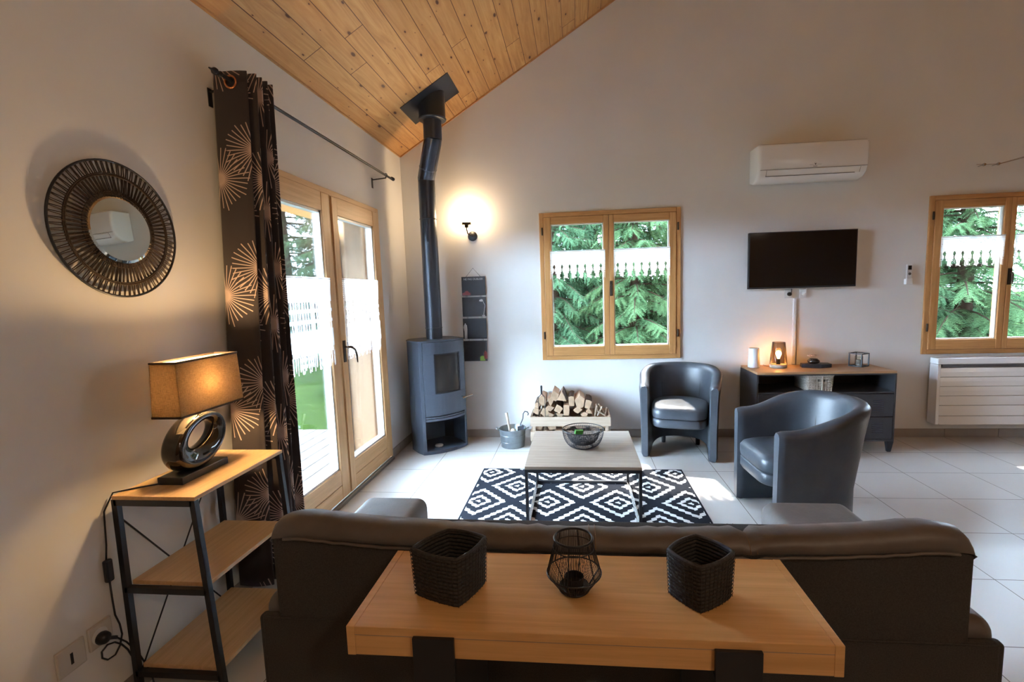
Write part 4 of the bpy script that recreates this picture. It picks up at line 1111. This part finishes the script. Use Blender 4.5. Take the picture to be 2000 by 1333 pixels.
# ================================================================== CONSOLE TABLE
cn = thing('console_table', 'narrow oak console table with flat black steel legs behind the sofa', 'console table', (1.645, -3.54, 0))
KX0, KX1, KY0, KY1, KZ = 1.157, 2.134, -3.682, -3.392, .750
mesh('tabletop', G().box(KX0 + .018, KX1 - .018, KY0, KY1, KZ - .0625, KZ), 'oak_con', cn, bevel=.0012)
for x in (KX0, KX1 - .018): mesh('end_panel', G().box(x + (0 if x > 1.5 else 0), x + .0178, KY0 - .0005, KY1 + .0005, KZ - .0635, KZ + .0004), 'oak_con', cn, bevel=.0012)
mesh('edge_line', G().box(KX0 + .018, KX1 - .018, KY0 - .0006, KY0, KZ - .0185, KZ - .0175), 'oak_ct', cn)
for x0, x1 in ((1.300, 1.386), (1.896, 1.984)):
    mesh('leg', G().box(x0, x1, KY0 - .010, KY0 - .001, 0, KZ - .014), 'black', cn, bevel=.0012)
    mesh('leg', G().box(x0, x1, KY1 + .001, KY1 + .010, 0, KZ - .014), 'black', cn, bevel=.0012)
    for z_ in (0, KZ - .0715): mesh('leg_bar', G().box(x0, x1, KY0, KY1, z_, z_ + .0075), 'black', cn)

# woven rope baskets
def rope_basket(name, label, corners, z0, h, label2=None):
    t = thing(name, label, 'basket', ((corners[0][0] + corners[2][0]) / 2, (corners[0][1] + corners[2][1]) / 2, z0), 0, 'black woven baskets on the console table')
    cx = sum(c[0] for c in corners) / 4; cy = sum(c[1] for c in corners) / 4
    def ringpts(s, z, bow, wob=0):
        P = []
        for i in range(4):
            a, b = Vector(corners[i]), Vector(corners[(i + 1) % 4]); nn = Vector((b.y - a.y, a.x - b.x)).normalized()
            if nn.dot((a + b) / 2 - Vector((cx, cy))) < 0: nn = -nn
            for k in range(10):
                u = k / 10; p = a.lerp(b, u) + nn * bow * (4 * u * (1 - u)); p = Vector((cx, cy)) + (p - Vector((cx, cy))) * s
                P.append((p.x, p.y, z + wob * math.sin(k * 2.1 + i)))
        return P
    N = 12; t0 = h / N / 2
    g = G()
    for j in range(N):
        f = j / (N - 1); g.tube(ringpts(.93 + .07 * f, z0 + t0 + (h - 2 * t0) * f, .004 + .004 * f, .0006), t0 * 1.12, 7, True)
    mesh('coils', g, 'basket', t, smooth=True)
    g = G()
    for i in range(4):
        for k in range(0, 10):
            pts = []
            for j in range(N * 2):
                f = j / (N * 2 - 1); P = ringpts(.93 + .07 * f + .045 * 0, 0, .004 + .004 * f); p = Vector(P[i * 10 + k][:2]); o = (p - Vector((cx, cy))).normalized()
                p = p + o * (t0 * (1.05 if (j + k) % 2 else 1.35)); pts.append((p.x, p.y, z0 + .001 + (h - .002) * f))
            g.tube(pts, .0006, 4, caps=False)
    mesh('binding', g, 'basket', t)
    mesh('basket_bottom', G().prism([p[:2] for p in ringpts(.93, 0, .003)], z0 + .001, z0 + .008), 'basket', t)
    mesh('rim', G().tube(ringpts(1.0, z0 + h, .008), .0046, 8, True), 'basket', t, smooth=True)
rope_basket('woven_basket', 'black woven basket on the console table, larger one left of the wire lantern', [(1.267, -3.573), (1.326, -3.487), (1.421, -3.518), (1.379, -3.614)], KZ, .110)
rope_basket('woven_basket', 'black woven basket on the console table, right of the wire lantern', [(1.837, -3.540), (1.910, -3.477), (1.972, -3.545), (1.890, -3.606)], KZ, .103)
# wire lantern
wl = thing('wire_lantern', 'black wire tealight lantern standing between the two woven baskets', 'candle lantern', (1.628, -3.535, KZ))
lc = (1.628, -3.537)
PR = [(.034, .006), (.061, .044), (.044, .112), (.0425, .125)]
g = G()
random.seed(4)
for k in range(84):
    a = 2 * PI * k / 84 + random.uniform(-.02, .02); pts = [(lc[0] + r * math.cos(a), lc[1] + r * math.sin(a), KZ + z) for r, z in PR]; g.tube(pts, .00055, 4, caps=False)
mesh('wire_cage', g, 'black', wl)
g = G()
for k in range(6):
    a = 2 * PI * k / 6 + .3; g.tube([(lc[0] + r * math.cos(a), lc[1] + r * math.sin(a), KZ + z) for r, z in PR], .0015, 6)
mesh('upright_wires', g, 'black', wl)
for r, z, t in ((.0425, .125, .0028), (.061, .044, .0017), (.034, .006, .002), (.046, .104, .0012)): mesh('hoop', G().ring((*lc, KZ + z), r, t, 40, 6), 'black', wl, smooth=True)
mesh('base_cup', G().lathe([(0, 0), (.030, 0), (.035, .006), (.034, .012), (.030, .010), (0, .010)], (*lc, KZ), 32), 'black', wl, smooth=True, auto=40)
mesh('tealight_holder', G().lathe([(0, .010), (.022, .010), (.022, .034), (.0205, .034), (.0205, .018), (0, .018)], (*lc, KZ), 28), 'black', wl, smooth=True, auto=40)

# ================================================================== SIDEBOARD
sb = thing('sideboard', 'dark grey metal sideboard with wooden top standing on the back wall', 'sideboard', (3.70, -.23, 0))
BX0, BX1, BY0, BY1, BZ = 3.150, 4.258, -.43, -.022, .690
mesh('wooden_top', G().box(BX0 + .003, BX1 - .003, BY0, BY1, BZ - .018, BZ), 'oak_cab', sb, bevel=.001)
for x0, x1 in ((BX0, BX0 + .014), (BX1 - .014, BX1)): mesh('side_panel', G().box(x0, x1, BY0 + .002, BY1, .095, BZ - .0185), 'steel', sb, bevel=.0015)
mesh('back_panel', G().box(BX0 + .014, BX1 - .014, BY1 - .01, BY1, .095, BZ - .0185), 'steel', sb)
mesh('bottom_panel', G().box(BX0 + .014, BX1 - .014, BY0 + .002, BY1 - .01, .095, .110), 'steel', sb)
mesh('shelf_panel', G().box(BX0 + .014, BX1 - .014, BY0 + .004, BY1 - .01, .505, .517), 'steel', sb)
mesh('upper_panel', G().box(BX0 + .014, BX1 - .014, BY0 + .004, BY1 - .01, BZ - .030, BZ - .0186), 'steel', sb)
mesh('middle_panel', G().box((BX0 + BX1) / 2 - .007, (BX0 + BX1) / 2 + .007, BY0 + .006, BY1 - .01, .110, .505), 'steel', sb)
xm = (BX0 + BX1) / 2
for x0, x1 in ((BX0 + .018, xm - .004), (xm + .004, BX1 - .018)):
    for z0, z1 in ((.306, .500), (.114, .302)):
        d = mesh('drawer', G().box(x0, x1, BY0, BY0 + .016, z0, z1), 'steel', sb, bevel=.003)
        ve = G(); vx = x0 + .37
        for k in range(6): ve.prism([(BY0 - .0035, z0 + .052 + k * .017), (BY0 + .001, z0 + .048 + k * .017), (BY0 + .001, z0 + .058 + k * .017)], vx, vx + .085, 'x')
        mesh('louvres', ve, 'stove', d)
        hx = x0 + .18; zz = z0 + .060
        g = G().tube([(hx - .045, BY0, zz), (hx - .045, BY0 - .02, zz - .004), (hx - .038, BY0 - .026, zz - .012), (hx + .038, BY0 - .026, zz - .012), (hx + .045, BY0 - .02, zz - .004), (hx + .045, BY0, zz)], .004, 7)
        mesh('handle', g, 'black', d, smooth=True)
        mesh('label_holder', G().box(hx - .04, hx + .04, BY0 - .002, BY0 + .001, z1 - .065, z1 - .03), 'stove', d, bevel=.001)
for x, s in ((BX0, 1), (BX1, -1)):
    for y0 in (BY0 + .001, BY1 - .050):
        g = G(); w = .049
        g.add([(x, y0, .0945), (x + s * w, y0, .0945), (x + s * w, y0 + .048, .0945), (x, y0 + .048, .0945), (x + s * .012, y0 + .012, 0), (x + s * .038, y0 + .012, 0), (x + s * .038, y0 + .036, 0), (x + s * .012, y0 + .036, 0)],
              [(0, 1, 2, 3), (7, 6, 5, 4), (0, 4, 5, 1), (1, 5, 6, 2), (2, 6, 7, 3), (3, 7, 4, 0)])
        mesh('leg', g, 'black', sb, bevel=.002)
# wicker basket in the open compartment
wk = thing('wicker_basket', 'small whitewashed wicker basket on the open shelf of the sideboard', 'basket', (3.66, -.25, .517))
A0, A1, B0, B1, H0 = 3.565, 3.785, -.405, -.13, .135
g = G(); random.seed(9)
def rectring(e, z, t):
    P = []; x0, x1, y0, y1 = A0 + .016 - e, A1 - .016 + e, B0 + .016 - e, B1 - .016 + e
    for (xa, ya), (xb, yb) in (((x0, y0), (x1, y0)), ((x1, y0), (x1, y1)), ((x1, y1), (x0, y1)), ((x0, y1), (x0, y0))):
        for k in range(10):
            u = k / 10; w = .0035 * math.sin(k * PI + t) + .0025 * math.cos(k * PI * .5 + t * 2); dx, dy = (0, w) if ya == yb else (w, 0); P.append((xa + (xb - xa) * u + dx, ya + (yb - ya) * u + dy, z + random.uniform(-.0008, .0008)))
    return P
nl = 13
for j in range(nl):
    f = j / (nl - 1); z = .517 + .006 + (H0 - .012) * f; P = rectring(.006 * f, z, j * PI)
    if 8 <= j <= 9:   # leave the two hand holes in the front side open
        cut = [p for p in P if not (3.655 < p[0] < 3.725 and p[1] < B0 + .02)]
        i0 = next(i for i in range(len(cut)) if math.dist(cut[i][:2], cut[i - 1][:2]) > .05); cut = cut[i0:] + cut[:i0]; g.tube(cut, .0046, 6)
    else: g.tube(P, .0048, 6, True)
mesh('weave', g, 'wicker', wk, smooth=True)
g = G()
for k in range(9):
    for y in (B0 + .012, B1 - .012): g.bar((A0 + .02 + k * .0225, y, .519), (A0 + .02 + k * .0225, y, .517 + H0), .005)
mesh('stakes', g, 'wicker', wk); mesh('stakes', G().bar((3.690, B0 + .008, .520), (3.690, B0 + .006, .517 + H0), .009), 'wicker', wk)
mesh('basket_bottom', G().box(A0 + .012, A1 - .012, B0 + .012, B1 - .012, .519, .524), 'wicker', wk)
mesh('rim', G().tube(rectring(.008, .517 + H0, 0), .006, 7, True), 'wicker', wk, smooth=True)
# things on the sideboard
o = mesh('speaker_cylinder', G().lathe([(0, 0), (.046, 0), (.050, .004), (.043, .168), (.040, .174), (.034, .172), (.034, .168), (0, .168)], (0, 0, 0), 40), 'white', None, smooth=True, auto=40)
o.location = (3.222, -.15, BZ + .001); o.name = 'white_vase'; o.data.name = 'white_vase'; tag(o, 'plain white tapering cylinder vase at the left end of the sideboard', 'vase')
cg = thing('cage_lamp', 'small lit lamp with smoky mesh shade and round base on the sideboard', 'lamp', (3.425, -.17, BZ))
lc2 = (3.425, -.17)
mesh('lamp_base', G().lathe([(0, .0), (.066, 0), (.071, .006), (.071, .022), (.066, .028), (0, .028)], (*lc2, BZ + .001), 40), 'concrete', cg, smooth=True, auto=40)
mesh('socket', G().lathe([(0, 0), (.017, 0), (.017, .048), (.014, .052), (0, .052)], (*lc2, BZ + .029), 20), 'black', cg, smooth=True, auto=40)
mesh('bulb', G().lathe([(.010, 0), (.012, .01), (.021, .034), (.023, .046), (.018, .062), (.008, .070), (0, .071)], (*lc2, BZ + .081), 20), 'bulb', cg, smooth=True)
g = G()
for k in range(72):
    a = 2 * PI * k / 72; g.tube([(lc2[0] + .070 * math.cos(a), lc2[1] + .070 * math.sin(a), BZ + .030), (lc2[0] + .066 * math.cos(a), lc2[1] + .066 * math.sin(a), BZ + .10), (lc2[0] + .052 * math.cos(a), lc2[1] + .052 * math.sin(a), BZ + .225)], .00055, 4, caps=False)
for j in range(26):
    z = .03 + .0078 * j; r = .070 - .004 * (z - .03) / .07 if z < .1 else .066 - .014 * (z - .1) / .125; g.ring((*lc2, BZ + z), r, .0005, 36, 4)
mesh('mesh_shade', g, 'bronze', cg)
mesh('shade_gauze', G().grid([[((r_ * math.cos(2 * PI * k / 40)) + lc2[0], (r_ * math.sin(2 * PI * k / 40)) + lc2[1], BZ + z_) for k in range(40)] for r_, z_ in ((.0692, .031), (.0652, .10), (.0512, .225))], True), 'gauze', cg, norm=False, smooth=True)
for r, z in ((.052, .226), (.070, .031)): mesh('shade_hoop', G().ring((*lc2, BZ + z), r, .002, 40, 6), 'black', cg, smooth=True)
mesh('power_cord', G().tube([(3.36, -.16, BZ + .008), (3.345, -.12, BZ + .006), (3.34, -.06, BZ + .005), (3.35, -.028, BZ + .004)], .0022, 6), 'black', cg)
o = mesh('slate_tray', G().prism([(-.125, -.035), (.02, -.075), (.12, -.045), (.125, .03), (.0, .055), (-.11, .035)], 0, .032), 'black', None, bevel=.003)
o.location = (3.735, -.17, BZ + .001); tag(o, 'dark slate tray under the flower candle holder on the sideboard', 'tray')
ch = thing('flower_candle_holder', 'dark stone holder with a pale pink flower on the slate tray', 'candle holder', (3.722, -.17, BZ + .033))
mesh('stone_base', G().lathe([(0, 0), (.034, .001), (.046, .008), (.050, .018), (.046, .028), (.036, .036), (.030, .042), (0, .044)], (3.722, -.17, BZ + .0335), 28), 'stone', ch, smooth=True)
g = G()
for L_, n_, tl in ((.050, 9, .30), (.040, 8, .75), (.028, 6, 1.15)):
    for k in range(n_):
        a = 2 * PI * k / n_ + tl; b0 = len(g.v)
        rows = [[(u * L_ * math.cos(tl), w * .011 * math.sin(u * PI * .9 + .15), u * L_ * math.sin(tl) + .3 * abs(w) * .01) for w in (-1, -.4, .4, 1)] for u in (.05, .3, .6, .85, 1.0)]
        g.grid(rows)
        for i in range(b0, len(g.v)):
            x, y, z = g.v[i]; g.v[i] = (x * math.cos(a) - y * math.sin(a) + 3.718, x * math.sin(a) + y * math.cos(a) - .17, z + BZ + .082)
fo = mesh('flower_petals', g, 'petal', ch, smooth=True, norm=False); q = fo.modifiers.new('t', 'SOLIDIFY'); q.thickness = .002
cb = thing('cube_lantern', 'black open cube frame lantern with a glass tealight at the sideboard right end', 'candle lantern', (4.105, -.16, BZ), math.radians(32))
g = G(); hs, hz = .052, .102; hz = .118
for x in (-hs, hs):
    for y in (-hs, hs): g.box(x - .004, x + .004, y - .004, y + .004, .001, hz)
for z in (.001, hz - .008):
    for s_ in (-hs, hs): g.box(-hs + .004, hs - .004, s_ - .004, s_ + .004, z, z + .008).box(s_ - .004, s_ + .004, -hs + .004, hs - .004, z, z + .008)
mesh('frame', g, 'black', cb, world=False)
mesh('floor_plate', G().box(-hs + .004, hs - .004, -hs + .004, hs - .004, .001, .004), 'black', cb, world=False)
mesh('glass_cup', G().lathe([(0, .001), (.028, .001), (.030, .004), (.030, .085), (.0285, .085), (.0285, .008), (0, .006)], (0, 0, .004), 28), 'clear', cb, world=False, smooth=True, auto=40)
mesh('candle', G().lathe([(0, 0), (.022, 0), (.022, .045), (0, .044)], (0, 0, .012), 24), 'candle', cb, world=False, smooth=True, auto=40)

# ================================================================== BACK WALL FITTINGS
tv = thing('television', 'black flat television mounted on the back wall over the sideboard', 'television', (3.645, -.05, 1.64))
mesh('casing', G().box(3.186, 4.096, -.082, -.045, 1.390, 1.888), 'black', tv, bevel=.003)
mesh('screen', G().box(3.194, 4.088, -.0832, -.0821, 1.405, 1.880), 'screen', tv)
mesh('rear_housing', G().box(3.40, 3.90, -.0449, -.022, 1.45, 1.80), 'black', tv, bevel=.006)
mesh('wall_bracket', G().box(3.55, 3.75, -.0219, -.0005, 1.52, 1.74), 'black', tv)
for x, w, lab, dk in ((3.564, .068, 'white socket plate with a dark antenna plug under the television', 1), (3.690, .062, 'white socket plate with a white plug, right of the antenna socket', 0)):
    t = thing('wall_socket', lab, 'socket', (x, 0, 1.338), 0)
    mesh('plate', G().box(x - w / 2, x + w / 2, -.010, 0, 1.298, 1.376), 'white', t, bevel=.003)
    mesh('plug', G().lathe([(.018, 0), (.018, .018), (.010, .028), (0, .028)], (x + .004, -.010, 1.336), 20, 0, 'y'), 'black' if dk else 'white', t, smooth=True, auto=40)
    mesh('cord', G().tube([(x + .004, -.036, 1.336), (x + .008, -.045, 1.35), (x + .012, -.04, 1.383)], .003, 6), 'black' if dk else 'white', t)
tr = thing('cable_cover', 'thin white cable trunking running from the television down to the sideboard', 'cable cover', (3.622, 0, 1.0))
mesh('trunking', G().box(3.607, 3.635, -.016, 0, BZ + .002, 1.297), 'white', tr, bevel=.003)
ac = thing('air_conditioner', 'white wall air conditioner above the television', 'air conditioner', (3.65, -.1, 2.48))
def acprof(i):
    return [(-.002, 2.318), (-.06, 2.300), (-.135, 2.318), (-.178, 2.352), (-.196, 2.392), (-.204, 2.45), (-.204, 2.575), (-.198, 2.600), (-.180, 2.612), (-.002, 2.616)]
xa, xb = 3.206, 4.096; P = acprof(0); rows = []
for x, e in ((xa, .020), (xa + .004, .010), (xa + .014, .003), (xa + .030, 0), (xb - .030, 0), (xb - .014, .003), (xb - .004, .010), (xb, .020)):
    cyy, czz = -.10, 2.46; rows.append([(x, y + (e if y < -.01 and y < cyy else 0), z + (e * .6 if z < czz else -e * .6)) for y, z in P])
g = G(); g.grid(rows, True); m_ = len(P); g.f += [tuple(range(m_)), tuple(7 * m_ + k for k in range(m_))[::-1]]; g.mi += [0, 0]
mesh('housing', g, 'whiteg', ac, smooth=True, auto=35)
mesh('panel_gap', G().box(xa + .02, xb - .012, -.2000, -.196, 2.394, 2.3965), 'greyline', ac)
g = G(); ve = [(-.1945, 2.388), (-.1725, 2.345)]
g.add([(xa + .075, -.1965, 2.390), (xb - .065, -.1965, 2.390), (xb - .065, -.1765, 2.348), (xa + .075, -.1765, 2.348), (xa + .075, -.192, 2.392), (xb - .065, -.192, 2.392), (xb - .065, -.172, 2.351), (xa + .075, -.172, 2.351)], [(0, 1, 2, 3), (7, 6, 5, 4), (0, 4, 5, 1), (1, 5, 6, 2), (2, 6, 7, 3), (3, 7, 4, 0)])
mesh('air_flap', g, 'whiteg', ac)
g = G().bar((xa + .07, -.1775, 2.3455), (xb - .10, -.1775, 2.3455), .004).bar((xa + .073, -.196, 2.392), (xa + .073, -.177, 2.347), .002).bar((xb - .063, -.196, 2.392), (xb - .063, -.177, 2.347), .002)
mesh('flap_gap', g, 'greyline', ac)
mk = (3.668, 2.424)
g = G().lathe([(0, 0), (.006, 0), (.006, .001), (0, .001)], (mk[0], -.2045, mk[1]), 16, 0, 'y'); g.box(mk[0] - .048, mk[0] - .010, -.2052, -.2042, mk[1] - .004, mk[1] - .0028).box(mk[0] + .010, mk[0] + .048, -.2052, -.2042, mk[1] - .003, mk[1] - .0018).box(mk[0] - .018, mk[0] + .014, -.2052, -.2042, mk[1] - .018, mk[1] - .0145)
for k in range(5): a = PI * (.2 + .15 * k); g.bar((mk[0] + .009 * math.cos(a), -.2047, mk[1] + .009 * math.sin(a)), (mk[0] + .014 * math.cos(a), -.2047, mk[1] + .014 * math.sin(a)), .0012)
mesh('round_emblem', g, 'greyline', ac)
rc = thing('remote_control', 'white remote control in its wall holder left of the right window', 'remote control', (4.568, -.015, 1.48))
mesh('remote_body', G().box(4.546, 4.588, -.030, -.012, 1.410, 1.568), 'white', rc, bevel=.005)
mesh('display', G().box(4.553, 4.581, -.0312, -.0301, 1.520, 1.556), 'screen', rc)
mesh('holder', G().box(4.540, 4.594, -.036, 0, 1.392, 1.442), 'whiteg', rc, bevel=.004)
mesh('buttons', G().lathe([(0, 0), (.012, 0), (.012, .001), (0, .001)], (4.567, -.0305, 1.485), 18, 0, 'y'), 'greyline', rc)
ht = thing('panel_heater', 'white electric panel heater with curved ribbed front under the right window', 'heater', (5.35, -.05, .45))
h0, h1, z0, z1 = 4.782, 5.92, .150, .742
mesh('back_box', G().box(h0 + .03, h1 - .03, -.075, -.010, z0 + .02, z1 - .01), 'whiteg', ht, bevel=.004)
g = G().box(h0, h1, -.118, -.020, z1 - .055, z1)
mesh('top_cap', g, 'whiteg', ht, bevel=.006)
cp = [(-.118, z1 - .055), (-.098, z1 - .12), (-.086, z1 - .22), (-.084, z0 + .28), (-.092, z0 + .16), (-.106, z0 + .07), (-.128, z0 + .0)]
def ribs(xa_, xb_):
    poly = cp + [(-.030, z0), (-.030, z1 - .055)]; return G().prism(poly, xa_, xb_, 'x')
mesh('side_cheek', G().prism([(-.118, z1 - .056), (-.128, z0), (-.022, z0), (-.022, z1 - .056)], h0, h0 + .028, 'x'), 'whiteg', ht, bevel=.004)
mesh('side_cheek', G().prism([(-.118, z1 - .056), (-.128, z0), (-.022, z0), (-.022, z1 - .056)], h1 - .028, h1, 'x'), 'whiteg', ht, bevel=.004)
g = G(); zz = [z1 - .085, z1 - .17, z1 - .255, z1 - .34, z1 - .425, z0 + .075, z0]
yy = lambda z: float(np.interp(z, [c[1] for c in cp[::-1]], [c[0] for c in cp[::-1]]))
for a, b in zip(zz[:-1], zz[1:]): g.prism([(yy(a - .004), a - .004), (yy((a + b) / 2), (a + b) / 2), (yy(b), b), (-.076, b), (-.076, a - .004)], h0 + .029, h1 - .029, 'x')
mesh('front_panel', g, 'whiteg', ht, bevel=.0015)
mesh('air_slot', G().box(h0 + .05, h1 - .05, -.1005, -.0755, z1 - .082, z1 - .056), 'greyline', ht)
cl_ = thing('cable_light_track', 'thin steel lighting cables fixed to the wall at the upper right edge', 'cable light', (5.2, -.05, 2.38))
for i, x in enumerate((5.085, 5.195)):
    mesh('wall_anchor', G().lathe([(0, 0), (.004, 0), (.004, .05), (.011, .052), (.013, .062), (.009, .072), (0, .072)], (x, 0, 2.378), 16, 0, 'y'), 'chrome', cl_, smooth=True, auto=40)
mesh('cable', G().tube([(5.030, -.055, 2.383), (5.085, -.060, 2.378), (5.195, -.062, 2.378), (6.05, -.30, 2.58)], .0022, 6), 'chrome', cl_)
mesh('cable', G().tube([(5.195, -.070, 2.374), (6.05, -.32, 2.56)], .0022, 6), 'chrome', cl_)
